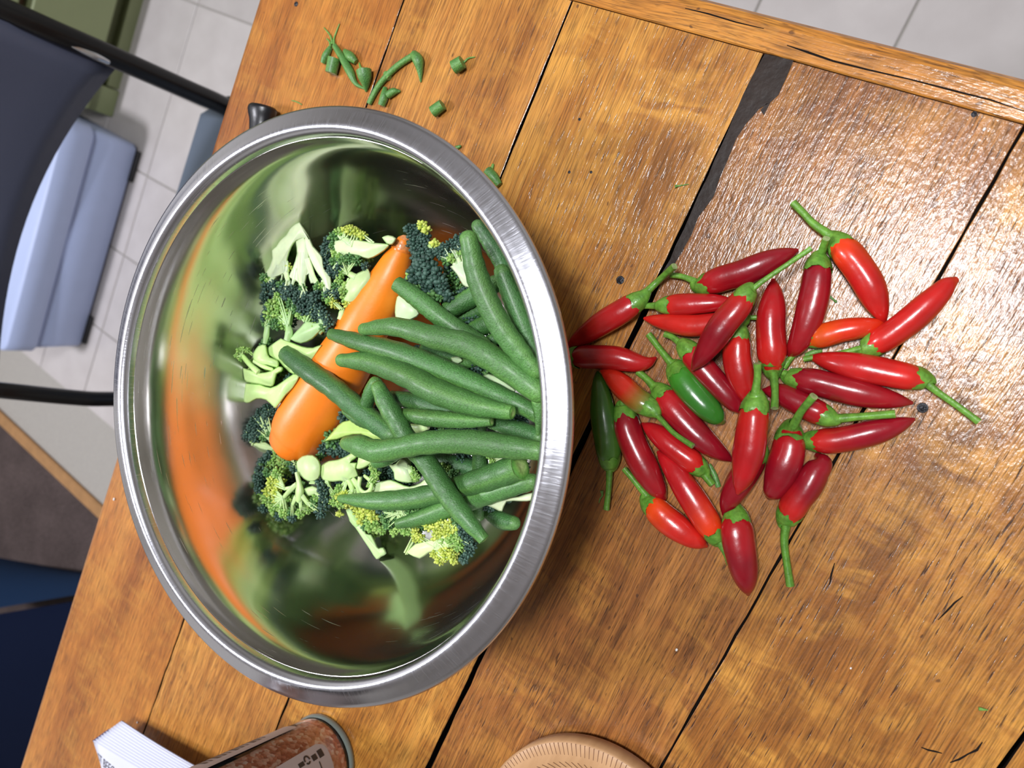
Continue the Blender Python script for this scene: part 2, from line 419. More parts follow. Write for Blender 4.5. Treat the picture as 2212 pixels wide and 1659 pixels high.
# chair across the table
def chair():
    fab = plain('grey_blue_vinyl', (0.088, 0.098, 0.150), 0.42, nscale=500, nstr=0.15, var=0.06)
    fab2 = plain('grey_blue_seat', (0.12, 0.15, 0.20), 0.5, nscale=500, nstr=0.15, var=0.06)
    blk = plain('black_tube', (0.004, 0.004, 0.005), 0.28, nscale=50)
    t = empty('dining_chair', (-0.245, 0.74, 0), 'black tubular steel chair with slate blue back and seat at the far table edge', 'chair')
    zr = lambda z: TZ + z
    # uprights
    def yp(px, py, y): d = ray(px, py); return Vector(CAM + d * (y / d[1]))
    L = [yp(-70, -12, .874), yp(0, 17, .864), yp(120, 70, .850), yp(237, 120, .842), yp(400, 192, .832), yp(480, 227, .828), (-0.032, 0.832, zr(-0.36)), (-0.030, 0.86, zr(-0.50)), (-0.018, 0.93, 0.012)]
    Rr = [yp(-70, 836, .874), yp(20, 845, .856), yp(150, 858, .840), yp(225, 862, .832), (-0.448, 0.830, zr(-0.34)), (-0.445, 0.86, zr(-0.50)), (-0.462, 0.93, 0.012)]
    for P, rt in ((L, .0119), (Rr, .0102)):
        mb = MB(); sweep(mb, P, [rt] * len(P), 14, 6); mb.build('upright', blk, t)
    for x in (-0.022, -0.458):
        mb = MB(); sweep(mb, [(x, 0.845, zr(-0.315)), (x, 0.60, zr(-0.315)), (x, 0.50, zr(-0.33)), (x, 0.47, zr(-0.40)), (x, 0.455, 0.012)], [0.0115] * 5, 12, 5)
        mb.build('front_leg', blk, t)
    # curved back panel
    mb = MB(); nx, nz = 20, 10; V = []; idx = {}
    for s in (0, 1):
        for i in range(nx + 1):
            u = i / nx; x = -0.0305 + (-0.450 + 0.0305) * u
            bow = 0.065 * (1 - (2 * u - 1) ** 2)
            zb = zr(-0.163) + 0.034 * u
            for k in range(nz + 1):
                v = k / nz; z = zb + (zr(0.15) - zb) * v
                y = 0.842 + bow + 0.10 * max(0, z - zr(-0.13)) + (0.018 if s else 0.0)
                if (i in (0, nx) or k in (0, nz)): y += -0.006 if s else 0.006
                V.append((x, y, z))
    g = lambda s, i, k: s * (nx + 1) * (nz + 1) + i * (nz + 1) + k
    fs = []
    for i in range(nx):
        for k in range(nz):
            fs.append((g(0, i, k), g(0, i, k + 1), g(0, i + 1, k + 1), g(0, i + 1, k)))
            fs.append((g(1, i, k), g(1, i + 1, k), g(1, i + 1, k + 1), g(1, i, k + 1)))
    for i in range(nx):
        fs.append((g(0, i, 0), g(0, i + 1, 0), g(1, i + 1, 0), g(1, i, 0))); fs.append((g(0, i, nz), g(1, i, nz), g(1, i + 1, nz), g(0, i + 1, nz)))
    for k in range(nz):
        fs.append((g(0, 0, k), g(1, 0, k), g(1, 0, k + 1), g(0, 0, k + 1))); fs.append((g(0, nx, k), g(0, nx, k + 1), g(1, nx, k + 1), g(1, nx, k)))
    mb.add(V, fs); mb.build('backrest', fab, t)
    mb = MB(); mb.box(-0.445, -0.036, 0.44, 0.884, zr(-0.335), zr(-0.297), bev=0.012); mb.build('seat', fab2, t)
    # chrome strip where the panel meets the right upright
    mb = MB(); sweep(mb, [yp(233, 133, .834), yp(205, 120, .836), yp(160, 98, .840), yp(120, 80, .844)], [0.0030, 0.0042, 0.0036, 0.0018], 8, 4)
    tag(mb.build('panel_clip', plain('bright_steel', (0.75, 0.78, 0.82), 0.2, metal=0.9), t), 'bright metal strip')
chair()

# navy upholstered seat at the far left: a low padded block, lit side and shaded top put into two fabric tones
def navy_seat():
    nv = plain('navy_fabric_lit', (0.004, 0.022, 0.066), 0.85, nscale=900, nstr=0.4, var=0.3, spec=0.15)
    nd_ = plain('navy_fabric_shaded', (0.0022, 0.0055, 0.020), 0.9, nscale=900, nstr=0.4, var=0.3, spec=0.1)  # shaded copy of the fabric, used on the top
    F0, F1 = hit(-90, 1189, -TZ + .006), hit(230, 1247, -TZ + .006)
    d = (F1 - F0); F0 = F0 - d * .3; F1 = F1 + d * 1.2
    T0, T1 = hit(-60, 1322, -.50), hit(200, 1276, -.60)
    e = (T1 - T0); T0 = T0 - e * .5; T1 = T1 + e * 1.6; T1.z = max(T1.z, .05)
    c = (F0 + T1) / 2; c.z = 0.006
    t = empty('padded_seat', c, 'dark navy fabric seat standing on the carpet beyond the far table edge', 'seat')
    n = 14
    def lerp(a, b_, u): return a + (b_ - a) * u
    mb = MB(); V = []
    for i in range(n + 1):
        a, b_ = lerp(F0, F1, i / n), lerp(T0, T1, i / n); out = Vector((.02, .01, 0))
        for k in range(6):
            u = k / 5; p = lerp(a, b_, u) + out * math.sin(u * PI) * .8; V.append(p)
    mb.add(V, [(i * 6 + k, (i + 1) * 6 + k, (i + 1) * 6 + k + 1, i * 6 + k + 1) for i in range(n) for k in range(5)])
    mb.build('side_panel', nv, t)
    mb = MB(); V = []
    for i in range(n + 1):
        b_ = lerp(T0, T1, i / n)
        for k in range(9):
            u = k / 8; V.append(b_ + Vector((-.02 - .75 * u, .05 * u, .03 * math.sin(u * PI) - (.02 if k == 0 else 0) + (.004 if k else 0) - .05 * u)))
        q = b_ + Vector((-.77, .05, 0)); V.append(Vector((q.x, q.y, .006)))
    mb.add(V, [(i * 10 + k, (i + 1) * 10 + k, (i + 1) * 10 + k + 1, i * 10 + k + 1) for i in range(n) for k in range(9)] + [tuple(range(10)), tuple(n * 10 + k for k in range(10))])
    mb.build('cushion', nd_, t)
    for q in (F0, F1):
        mb = MB(); mb.box(q.x - .09, q.x - .05, q.y - .02, q.y + .02, .005, .06); mb.build('leg', plain('dark_leg', (0.02, 0.012, 0.01), 0.5), t)
navy_seat()

# =================================================================== TABLE
def table():
    t = empty('dining_table', (-0.5, 0.06, 0), 'worn orange-brown plank dining table holding the steel bowl and the peppers', 'table')
    ys = [0.4490, 0.3270, 0.2180, 0.1100, 0.0003, -0.1098, -0.2200, -0.3300]
    gaps = [0, 0.0005, 0.0006, 0.0015, 0.0005, 0.0009, 0.0005, 0]
    XL, XR = -1.25, 0.1103
    rnd = random.Random(3)
    for i in range(7):
        y1, y0 = ys[i] - gaps[i], ys[i + 1] + gaps[i + 1]
        nx = 120; mb = MB(); V = []; e = 0.0003
        w0 = [rnd.uniform(-1, 1) for _ in range(nx + 1)]; w1 = [rnd.uniform(-1, 1) for _ in range(nx + 1)]
        for k in range(nx + 1):
            x = XL + (XR - XL) * (k / nx)
            a = y0 + (w0[k] * 0.00035 if i < 6 else 0); b_ = y1 - (w1[k] * 0.00035 if i > 0 else 0)
            er = 0.0035 if i == 0 else e; ef = 0.0035 if i == 6 else e
            zc = TZ
            V += [(x, a, TZ - 0.024), (x, a, zc - ef), (x, a + ef * 0.5, zc - ef * 0.3), (x, a + ef * 1.3, zc), (x, b_ - er * 1.3, zc), (x, b_ - er * 0.5, zc - er * 0.3), (x, b_, zc - er), (x, b_, TZ - 0.024)]
        fs = []
        for k in range(nx):
            for j in range(8): q = (j + 1) % 8; fs.append((k * 8 + j, (k + 1) * 8 + j, (k + 1) * 8 + q, k * 8 + q))
        fs += [tuple(range(8))[::-1], tuple(nx * 8 + j for j in range(8))]
        dk = [1 if (q < nx * 8 and ((q % 8 in (0, 1) and i < 6) or (q % 8 in (5, 6) and i > 0))) else 0 for q in range(len(fs))]
        fs = [f[::-1] for f in fs]
        mb.add(V, fs); mb.m = dk
        mb.build('plank', [WOODS[min(i, 5)], GAP], t, origin=(-0.5, (y0 + y1) / 2, TZ), smooth=False)
    # dark packing under the joints
    mb = MB(); mb.box(XL + 0.01, XR, -0.32, 0.44, TZ - 0.026, TZ - 0.0100); tag(mb.build('underboard', GAP, t, smooth=False), 'dark board below the joints')
    # end strip
    mb = MB(); V = []; sec = [(0.1110, -0.024), (0.1110, -0.0006), (0.1116, 0.0), (0.1225, 0.0), (0.1260, -0.0012), (0.1280, -0.0040), (0.1285, -0.0080), (0.1285, -0.024)]
    for y in (-0.330, 0.449):
        V += [(x, y, TZ + z) for x, z in sec]
    fs = [(j, (j + 1) % 8, 8 + (j + 1) % 8, 8 + j) for j in range(8)] + [tuple(range(8))[::-1], tuple(range(8, 16))]
    mb.add(V, fs); mb.build('end_strip', WTRIM, t, origin=(0.12, 0.06, TZ), smooth=False)
    mb = MB(); V = [(x - 1.25 - 0.111 - 0.018, y, z) for x, y, z in V]; mb.add(V, fs); mb.build('end_strip', WTRIM, t, origin=(-1.26, 0.06, TZ), smooth=False)
    # black filler in the split beside the end strip
    L = [(1652, 117), (1625, 165), (1604, 205), (1592, 235), (1580, 262), (1572, 285), (1560, 310), (1545, 345), (1530, 380), (1512, 420), (1494, 460), (1478, 495), (1460, 532), (1447, 560), (1432, 590)]
    Rt = [(1714, 131), (1698, 170), (1683, 205), (1664, 222), (1642, 235), (1628, 250), (1612, 268), (1592, 300), (1572, 345), (1556, 385), (1540, 425), (1508, 470), (1494, 505), (1472, 545), (1444, 594)]
    mb = MB(); V = []
    for (a, b_) in zip(L, Rt):
        for p in (a, b_):
            q = hit(p[0] + rnd.uniform(-2, 2), p[1], 0); V.append((q.x, q.y, TZ + 0.0004))
    tooth = [hit(1655, 225), hit(1664, 222), hit(1650, 249), hit(1643, 238)]
    nL = len(L)
    low = [(x, y, TZ - 0.002) for x, y, z in V]
    fs = [(2 * i, 2 * i + 1, 2 * i + 3, 2 * i + 2) for i in range(nL - 1)]
    side = [(2 * i, 2 * i + 2, 2 * nL + 2 * i + 2, 2 * nL + 2 * i) for i in range(nL - 1)] + [(2 * i + 1, 2 * nL + 2 * i + 1, 2 * nL + 2 * i + 3, 2 * i + 3) for i in range(nL - 1)]
    mb.add(V + low, fs + side + [(0, 2 * nL, 2 * nL + 1, 1)])
    mb.add([(q.x, q.y, TZ + 0.0004) for q in tooth] + [(q.x, q.y, TZ - 0.001) for q in tooth], [(0, 1, 2, 3), (0, 4, 5, 1), (1, 5, 6, 2), (2, 6, 7, 3), (3, 7, 4, 0)])
    tag(mb.build('filler_strip', FILL, t, smooth=False), 'black filler in the plank split')
    # narrow black lines in the wide joints: torn grain beside them
    def crack(pts, hw, name='crack'):
        mb = MB(); V = []
        P = [hit(*p) for p in pts]
        for k, p in enumerate(P):
            d = (P[min(k + 1, len(P) - 1)] - P[max(k - 1, 0)]).normalized(); pr = Vector((-d.y, d.x, 0))
            h_ = msize(p, hw) * (0.35 if k in (0, len(P) - 1) else rnd.uniform(.6, 1.25))
            V += [p + pr * h_ + Vector((0, 0, 0.0002)), p - pr * h_ + Vector((0, 0, 0.0002)), p + pr * h_ - Vector((0, 0, 0.001)), p - pr * h_ - Vector((0, 0, 0.001))]
        fs = []
        for k in range(len(P) - 1):
            a = 4 * k; fs += [(a, a + 1, a + 5, a + 4), (a, a + 4, a + 6, a + 2), (a + 1, a + 3, a + 7, a + 5)]
        mb.add(V, fs); tag(mb.build(name, GAP, t, smooth=False), 'dark split in the timber')
    crack([(2052, 1647), (2072, 1640), (2092, 1628), (2110, 1620), (2122, 1603)], 2.2)
    crack([(1990, 1614), (2005, 1620), (2020, 1623), (2035, 1627)], 2.2)
    crack([(2026, 1339), (2045, 1320), (2062, 1302), (2080, 1288)], 1.8)
    crack([(1792, 1262), (1796, 1240), (1803, 1216)], 2.2)
    crack([(1700, 98), (1745, 113), (1800, 132), (1880, 152), (1960, 170), (2060, 196), (2140, 216), (2212, 240)], 2.0)
    crack([(1480, 18), (1530, 30), (1590, 48), (1650, 62)], 1.6)
    for (px, py, r) in ((1340, 605, 9), (1993, 881, 11), (2104, 247, 6), (640, 9, 5), (1230, 372, 3), (1277, 372, 3), (1252, 258, 3)):
        c = hit(px, py); rr = msize(c, r)
        mb = MB(); n = 14
        lathe(mb, [(0.0, 0.0006), (rr * .6, 0.0006), (rr * .8, 0.0001), (rr, 0.0004), (rr * 1.05, -0.0005)], (c.x, c.y, TZ), n)
        mb.v = [(x + rnd.uniform(-1, 1) * rr * .05, y + rnd.uniform(-1, 1) * rr * .05, z) for x, y, z in mb.v]
        mb.build('nail', IRON, t)
    LEG = WOODS[1]
    for x in (-1.20, 0.07):
        for y in (-0.28, 0.40):
            mb = MB(); mb.box(x - .035, x + .035, y - .035, y + .035, 0, TZ - 0.026, bev=0.004); mb.build('leg', LEG, t, smooth=False)
    for y in (-0.28, 0.40):
        mb = MB(); mb.box(-1.165, 0.035, y - .012, y + .012, TZ - 0.12, TZ - 0.026); mb.build('apron', LEG, t, smooth=False)
    for x in (-1.20, 0.07):
        mb = MB(); mb.box(x - .012, x + .012, -0.245, 0.365, TZ - 0.12, TZ - 0.026); mb.build('apron', LEG, t, smooth=False)
table()

# =================================================================== BOWL
def bowl():
    t = empty('mixing_bowl', BC, 'large stainless steel mixing bowl with a brushed rim full of vegetables', 'bowl')
    # mirror wall
    m, nd, lk, b = newmat('polished_steel')
    setp(b, Base_Color=(0.60, 0.585, 0.56, 1), Metallic=1.0, Roughness=0.12)
    tc = N(nd, 'TexCoord').outputs['Object']
    sx = N(nd, 'SeparateXYZ'); lk.new(tc, sx.inputs[0])
    ang = maths(nd, lk, 'ARCTAN2', sx.outputs[1], sx.outputs[0])
    rl = N(nd, 'VectorMath', operation='LENGTH'); lk.new(tc, rl.inputs[0])
    cc_ = N(nd, 'CombineXYZ'); lk.new(ang, cc_.inputs[0]); lk.new(rl.outputs['Value'], cc_.inputs[1]); lk.new(sx.outputs[2], cc_.inputs[2])
    arc = ramp(nd, lk, noise(nd, lk, cc_.outputs[0], 1.0, 1.0, map_scale=(5, 1500, 700)), [(0.70, 0.0), (0.74, 1.0)])
    arc = maths(nd, lk, 'MULTIPLY', arc, ramp(nd, lk, noise(nd, lk, tc, 14, 2.0), [(0.50, 0.0), (0.60, 1.0)]))
    lk.new(ramp(nd, lk, maths(nd, lk, 'ADD', arc, maths(nd, lk, 'MULTIPLY', noise(nd, lk, tc, 9, 3.0), 0.3)), [(0.0, 0.13), (0.3, 0.21), (1.0, 0.45)]), b.inputs['Roughness'])
    n1 = bump(nd, lk, noise(nd, lk, tc, 24, 2.0), None, 0.12, 0.002)
    bump(nd, lk, arc, b, 0.10, 0.0002, prev=n1)
    prof = catmull([(r, z, 0, 0) for r, z in INNER], 5)
    inner = [(max(p[0], 0.0), p[1]) for p in prof]
    outer = [(.1272, .0925), (.1240, .084), (.1215, .066), (.1180, .052), (.113, .0395), (.1055, .0275), (.095, .0175), (.0800, .0095), (.0620, .0040), (.0580, .0005), (.052, .0012), (0.0, .0012)]
    mb = MB(); lathe(mb, inner + outer, BC, 160)
    mb.build('basin', m, t)
    # rolled, brushed rim
    m2, nd, lk, b = newmat('brushed_steel')
    setp(b, Base_Color=(0.68, 0.69, 0.76, 1), Metallic=1.0, Roughness=0.24)
    geo = N(nd, 'TexCoord').outputs['Object']
    sx = N(nd, 'SeparateXYZ'); lk.new(geo, sx.inputs[0])
    ang = maths(nd, lk, 'ARCTAN2', sx.outputs[1], sx.outputs[0])
    rad = N(nd, 'VectorMath', operation='LENGTH'); lk.new(geo, rad.inputs[0])
    cb_ = N(nd, 'CombineXYZ'); lk.new(ang, cb_.inputs[0]); lk.new(rad.outputs['Value'], cb_.inputs[1])
    f = noise(nd, lk, cb_.outputs[0], 1.0, 3.0, map_scale=(260, 130, 1))
    msk = noise(nd, lk, geo, 22, 2.0)
    lk.new(ramp(nd, lk, f, [(0.35, 0.19), (0.7, 0.28)]), b.inputs['Roughness'])
    bump(nd, lk, maths(nd, lk, 'MULTIPLY', ramp(nd, lk, f, [(0.55, 0.0), (0.75, 1.0)]), ramp(nd, lk, msk, [(0.42, 0.0), (0.65, 1.0)])), b, 0.20, 0.0002)
    rim = [(.1263, .0925), (.1265, .0970), (.1271, .0990), (.1284, .1004), (.1297, .1009), (.1312, .1007), (.1335, .0999), (.1357, .0991), (.1372, .0987), (.1385, .0983), (.1394, .0975), (.1398, .0964), (.1395, .0953), (.1385, .0947), (.1370, .0951), (.1350, .0968), (.1318, .0981), (.1296, .0986), (.1281, .0974), (.1275, .0950), (.1273, .0915)]
    mb = MB(); lathe(mb, rim, BC, 200); mb.build('rim', m2, t)
bowl()

# =================================================================== GREEN BEANS
BEAN = vertmat('bean_skin', rough=0.46, coat=0.22, coat_rough=0.30, nscale=900, var=0.28, bscale=1300, bstr=0.8, bdist=0.0005)
CUT = vertmat('cut_flesh', rough=0.35, coat=0.3, nscale=600, var=0.3, bscale=900, bstr=0.4)
BG = (0.070, 0.212, 0.048); BGL = (0.17, 0.38, 0.07); BGD = (0.030, 0.125, 0.038)
def bean(label, pts, z, hw, tone=0.0, seam=0.6, cut=None, name='green_bean', cat='bean', group='cut green beans in the bowl', end0='round', end1='round'):
    n = len(pts)
    if not isinstance(z, (list, tuple)): z = [z] * n
    if len(z) == 2 and n > 2: z = [z[0] + (z[1] - z[0]) * i / (n - 1) for i in range(n)]
    if not isinstance(hw, (list, tuple)): hw = [hw] * n
    if len(hw) == 2 and n > 2: hw = [hw[0] + (hw[1] - hw[0]) * i / (n - 1) for i in range(n)]
    hw = [h * 1.18 for h in hw]
    z = [fit(p[0], p[1], zz, h * .0002) for p, zz, h in zip(pts, z, hw)]
    P = [hit(p[0], p[1], zz) for p, zz in zip(pts, z)]
    rad = [msize(p, h) for p, h in zip(P, hw)]
    rnd = random.Random(label); ph = rnd.uniform(0, 6); k1 = rnd.uniform(16, 24)
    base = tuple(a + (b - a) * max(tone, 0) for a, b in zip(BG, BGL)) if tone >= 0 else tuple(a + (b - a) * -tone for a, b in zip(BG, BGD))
    def rm(t, a):
        s = math.exp(-((math.atan2(math.sin(a - seam), math.cos(a - seam))) / 0.16) ** 2)
        return 1 + 0.035 * math.sin(k1 * t * PI + ph) + 0.025 * math.sin(7 * t + ph) + 0.05 * s
    def col(t, a):
        d = abs(math.atan2(math.sin(a - seam), math.cos(a - seam)))
        s = math.exp(-(d / 0.22) ** 2) * 0.5
        g = 0.85 + 0.15 * math.sin(5 * t + ph)
        e = math.exp(-(min(t, 1 - t) / 0.03) ** 2) * 0.35
        s = max(s, e)
        return tuple((b_ * (1 - s) + l * s) * g for b_, l in zip(base, BGL))
    cut = cut or ()
    mb = MB(); Vn = 20
    V = sweep(mb, P, rad, Vn, 8, col, cap0='flat' if 0 in cut else end0, cap1='flat' if 1 in cut else end1, rmul=rm, capcol=(0.16, 0.34, 0.07))
    c = sum(P, Vector()) / n; c.z = min(p.z for p in P) - rad[0]
    o = mb.build(name, BEAN, origin=c); tag(o, label, cat, group)
    for e in cut:
        i = 0 if e == 0 else n - 1; j = 1 if e == 0 else n - 2
        d = (P[i] - P[j]).normalized()
        m2 = MB()
        up = Vector((0, 0, 1)); up = (up - d * up.dot(d)).normalized(); bi = d.cross(up)
        rr = rad[i]; VV = [P[i] + d * rr * 0.10]; CC = [(0.42, 0.52, 0.20)]
        for ring, (q, dd, cc) in enumerate(((0.45, 0.16, (0.30, 0.48, 0.13)), (0.82, 0.14, (0.14, 0.36, 0.06)), (0.99, 0.02, (0.07, 0.22, 0.04)))):
            for k in range(14):
                a = 2 * PI * k / 14; VV.append(P[i] + d * rr * dd * (0.6 + 0.5 * math.sin(a * 2 + ph)) + (up * math.cos(a) + bi * math.sin(a)) * rr * q); CC.append(cc)
        ff = [(0, 1 + k, 1 + (k + 1) % 14) for k in range(14)]
        for r_ in range(2):
            for k in range(14): a0 = 1 + r_ * 14; ff.append((a0 + k, a0 + 14 + k, a0 + 14 + (k + 1) % 14, a0 + (k + 1) % 14))
        if e == 0: pass
        m2.add(VV, ff, CC); q = m2.build('cut_end', CUT, o, origin=P[i]); tag(q, 'pale green cut end')
    return o

B = bean
B('green bean leaning on the near right wall of the bowl, upper end rounded and pale', [(1012, 515), (1033, 602), (1076, 697), (1126, 765), (1158, 803)], [.078, .074, .070, .066, .064], [17, 22, 22, 20, 14], .12, 5.5)
B('short green bean wedged against the right wall, outside the long leaning bean', [(1084, 587), (1108, 648), (1134, 713), (1154, 762)], [.060, .058, .056, .054], [16, 18, 18, 17], -.2, 0.8)
B('dark shaded green bean end behind the leaning bean at the top right wall', [(1032, 488), (1059, 527), (1082, 566), (1100, 620)], [.052, .050, .048, .046], [13, 15, 15, 14], -.6, 0.6)  # shadow by the wall is put into the dark bean tone
B('green bean running from the carrot past the dark broccoli crown, jagged cut left end', [(856, 612), (903, 646), (952, 686), (1001, 720), (1045, 745)], [.066, .063, .060, .056, .052], [14, 17, 18, 18, 15], .08, 2.2, cut=(0,))
B('thick short green bean crossing behind, just right of the dark broccoli crown', [(966, 672), (1001, 652), (1045, 628), (1075, 610)], [.052, .050, .048, .047], [17, 18, 18, 16], -.1, 5.7, cut=(0,))
B('thin green bean lying below the thick short one, middle of three parallel beans', [(985, 694), (1033, 672), (1066, 660)], [.045, .044, .043], [10, 13, 12], -.05, 5.7)
B('wide green bean, lowest of three parallel beans behind the leaning bean', [(1005, 722), (1040, 705), (1078, 690)], [.046, .045, .044], [12, 18, 17], -.1, 5.6)
B('small dark green bean end between the leaning bean and the top long bean', [(1035, 748), (1060, 736), (1090, 722)], [.044, .043, .042], [10, 12, 12], -.3, 5.7)
B('long pale green bean, uppermost of the bundle crossing the carrot', [(786, 711), (854, 706), (936, 728), (1017, 750), (1098, 797), (1164, 848)], [.064, .070, .070, .067, .064, .062], [11, 18, 22, 24, 24, 21], .15, 0.75)
B('long green bean with a torn left tip, second of the bundle crossing the carrot', [(716, 722), (773, 738), (868, 764), (976, 808), (1071, 852), (1139, 883), (1168, 902)], [.056, .060, .061, .060, .058, .056, .055], [11, 17, 20, 21, 20, 17, 14], 0, 0.6, cut=(0,))
B('green bean with pale oval cut end, third of the bundle crossing the carrot', [(738, 778), (805, 784), (880, 812), (936, 843), (1017, 873), (1075, 886), (1107, 891)], [.060, .062, .066, .068, .068, .067, .067], [12, 20, 23, 24, 21, 16, 13], .12, 5.9, cut=(1,))
B('dark green bean lying straight across the wide end of the carrot', [(618, 763), (662, 797), (720, 838), (773, 883), (848, 940)], [.045, .048, .049, .047, .044], [16, 20, 20, 20, 19], -.45, 5.2, cut=(0,))
B('long green bean running under the kinked bean to the lowest point of the pile', [(817, 836), (835, 872), (860, 915), (885, 958), (922, 1000), (963, 1063), (1005, 1118), (1046, 1166)], [.060, .060, .059, .058, .059, .060, .061, .060], [13, 18, 19, 20, 20, 20, 17, 11], -.05, 0.4, cut=(1,))
B('kinked green bean lying nearly level over all others below the carrot', [(748, 957), (775, 962), (812, 974), (860, 968), (920, 957), (1000, 954), (1080, 963), (1166, 974)], [.066, .068, .070, .071, .071, .070, .068, .066], [12, 19, 21, 20, 22, 23, 23, 17], .12, 0.9)
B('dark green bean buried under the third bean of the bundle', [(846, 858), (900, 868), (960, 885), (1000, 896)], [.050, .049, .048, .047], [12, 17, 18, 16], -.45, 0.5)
B('short green bean with a bright seam and snipped tip, above the kinked bean', [(870, 893), (905, 900), (936, 904), (1003, 909), (1062, 910)], [.054, .056, .056, .056, .056], [10, 15, 16, 14, 9], .18, 5.95, cut=(1,))
B('green bean disappearing under the rim between the bundle and the kinked bean', [(1062, 910), (1110, 926), (1166, 946)], [.047, .047, .047], [14, 18, 17], -.35, 0.9)
B('narrow pointed green bean tip standing against the right wall under the rim', [(1163, 868), (1164, 900), (1162, 938)], [.060, .059, .058], [12, 9, 3], .2, 1.2)
B('green bean with thin left tip and pale wide right end, below the kinked bean', [(736, 1077), (805, 1082), (887, 1078), (968, 1060), (1050, 1035), (1124, 1008)], [.050, .051, .050, .049, .052, .056], [7, 16, 20, 21, 24, 24], .02, 0.35, cut=(1,))
B('lowest long green bean with a snipped left tip, touching the yellow broccoli', [(858, 1132), (919, 1116), (1001, 1086), (1082, 1060), (1150, 1040)], [.050, .049, .048, .050, .052], [9, 16, 19, 18, 16], .1, 5.8, cut=(0,))
B('green bean standing upright in the photo beneath three others, rounded lower end', [(1033, 915), (1037, 1000), (1034, 1060), (1033, 1112)], [.040, .037, .034, .032], [14, 15, 15, 14], 0, 0.5)
B('small green bean stub poking out below the kinked bean near broccoli stems', [(812, 1000), (835, 990), (870, 970)], [.052, .054, .056], [10, 14, 13], .02, 5.7)
B('dark green bean in shadow below the right half of the kinked bean', [(935, 985), (980, 1003), (1030, 1015)], [.036, .035, .034], [13, 18, 16], -.6, 0.8)  # shade under the kinked bean is put into its tone
B('short green bean stub standing between the carrot and the bundle', [(812, 826), (800, 850), (790, 880)], [.052, .050, .046], [12, 13, 12], -.1, 0.9)
B('hidden green bean stub at the lower right flank of the carrot', [(748, 886), (775, 903), (800, 915)], [.045, .044, .043], [9, 14, 12], -.15, 5.6)
B('small light green bean piece under the first and second beans of the bundle', [(985, 792), (1010, 783), (1035, 775)], [.047, .047, .047], [10, 12, 11], .15, 5.9)
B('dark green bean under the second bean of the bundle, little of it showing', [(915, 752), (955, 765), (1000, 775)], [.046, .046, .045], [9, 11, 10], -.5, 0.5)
B('short green bean at the bottom right wall beneath the rim', [(1060, 1110), (1085, 1125), (1110, 1130)], [.030, .030, .030], [14, 16, 14], -.4, 0.5)

# =================================================================== CARROT
def carrot():
    px = [(872, 524, 17), (867, 540, 23), (857, 564, 31), (841, 602, 41), (815, 652, 49), (785, 708, 55), (750, 770, 60), (712, 832, 64), (676, 890, 67), (650, 930, 64), (640, 945, 58)]
    z = [.037, .036, .0355, .035, .034, .033, .0315, .0305, .0295, .0290, .0288]
    P = [hit(a, b_, zz) for (a, b_, _), zz in zip(px, z)]
    rad = [msize(p, h) for p, (_, _, h) in zip(P, px)]
    CAR = vertmat('carrot_skin', rough=0.45, coat=0.15, coat_rough=0.3, nscale=60, var=0.10, bscale=420, bstr=0.3)
    mb = MB()
    def col(t, a): return (0.93, 0.245 - 0.035 * t, 0.010)
    def rm(t, a): return 1 + 0.012 * math.sin(9 * t + 2 * a) + 0.01 * math.sin(23 * t)
    sweep(mb, P, rad, 36, 8, col, cap0='round', cap1='round', rmul=rm)
    c = sum(P, Vector()) / len(P); c.z = TZ + .02
    o = mb.build('carrot', CAR, origin=c)
    tag(o, 'thick peeled orange carrot lying on broccoli in the bowl', 'carrot')
    mb = MB(); tip = [P[0] - (P[1] - P[0]) * 0.25, P[0], P[0] + (P[1] - P[0]) * 0.8]
    sweep(mb, tip, [rad[0] * .8, rad[0] * 1.06, rad[1] * 1.0], 20, 4, lambda t, a: (0.72, 0.27, 0.09) if t < .6 else (0.85, 0.23, 0.03), rmul=lambda t, a: 1 + .03 * math.sin(5 * a + 9 * t))
    tag(mb.build('root_end', CUT, o), 'pale brown trimmed tip')
carrot()

# =================================================================== BROCCOLI
STEM = vertmat('broccoli_stem', rough=0.5, coat=0.15, coat_rough=0.3, nscale=130, var=0.12, bscale=350, bstr=0.3, bdist=0.0006, sss=0.25)
BUD = vertmat('broccoli_bud', rough=0.6, nscale=500, var=0.25, bscale=1200, bstr=0.3)
CK = {'D': ((0.022, 0.066, 0.046), (0.070, 0.150, 0.110)), 'M': ((0.060, 0.180, 0.050), (0.16, 0.34, 0.085)), 'L': ((0.20, 0.42, 0.075), (0.42, 0.62, 0.16)), 'Y': ((0.46, 0.58, 0.07), (0.72, 0.78, 0.17))}
PALE = (0.54, 0.70, 0.32)
_t = (1 + 5 ** .5) / 2
ICO_V = np.array([(-1, _t, 0), (1, _t, 0), (-1, -_t, 0), (1, -_t, 0), (0, -1, _t), (0, 1, _t), (0, -1, -_t), (0, 1, -_t), (_t, 0, -1), (_t, 0, 1), (-_t, 0, -1), (-_t, 0, 1)]) / math.sqrt(1 + _t * _t)
ICO_F = [(0, 11, 5), (0, 5, 1), (0, 1, 7), (0, 7, 10), (0, 10, 11), (1, 5, 9), (5, 11, 4), (11, 10, 2), (10, 7, 6), (7, 1, 8), (3, 9, 4), (3, 4, 2), (3, 2, 6), (3, 6, 8), (3, 8, 9), (4, 9, 5), (2, 4, 11), (6, 2, 10), (8, 6, 7), (9, 8, 1)]
CROPS = {'A': (480, 420, .3255), 'B': (480, 800, .3255), 'C': (800, 700, .2712), 'P': (480, 440, .1688), 'Q': (490, 680, .1688), 'S': (680, 930, .1748), 'T': (820, 470, .1688)}
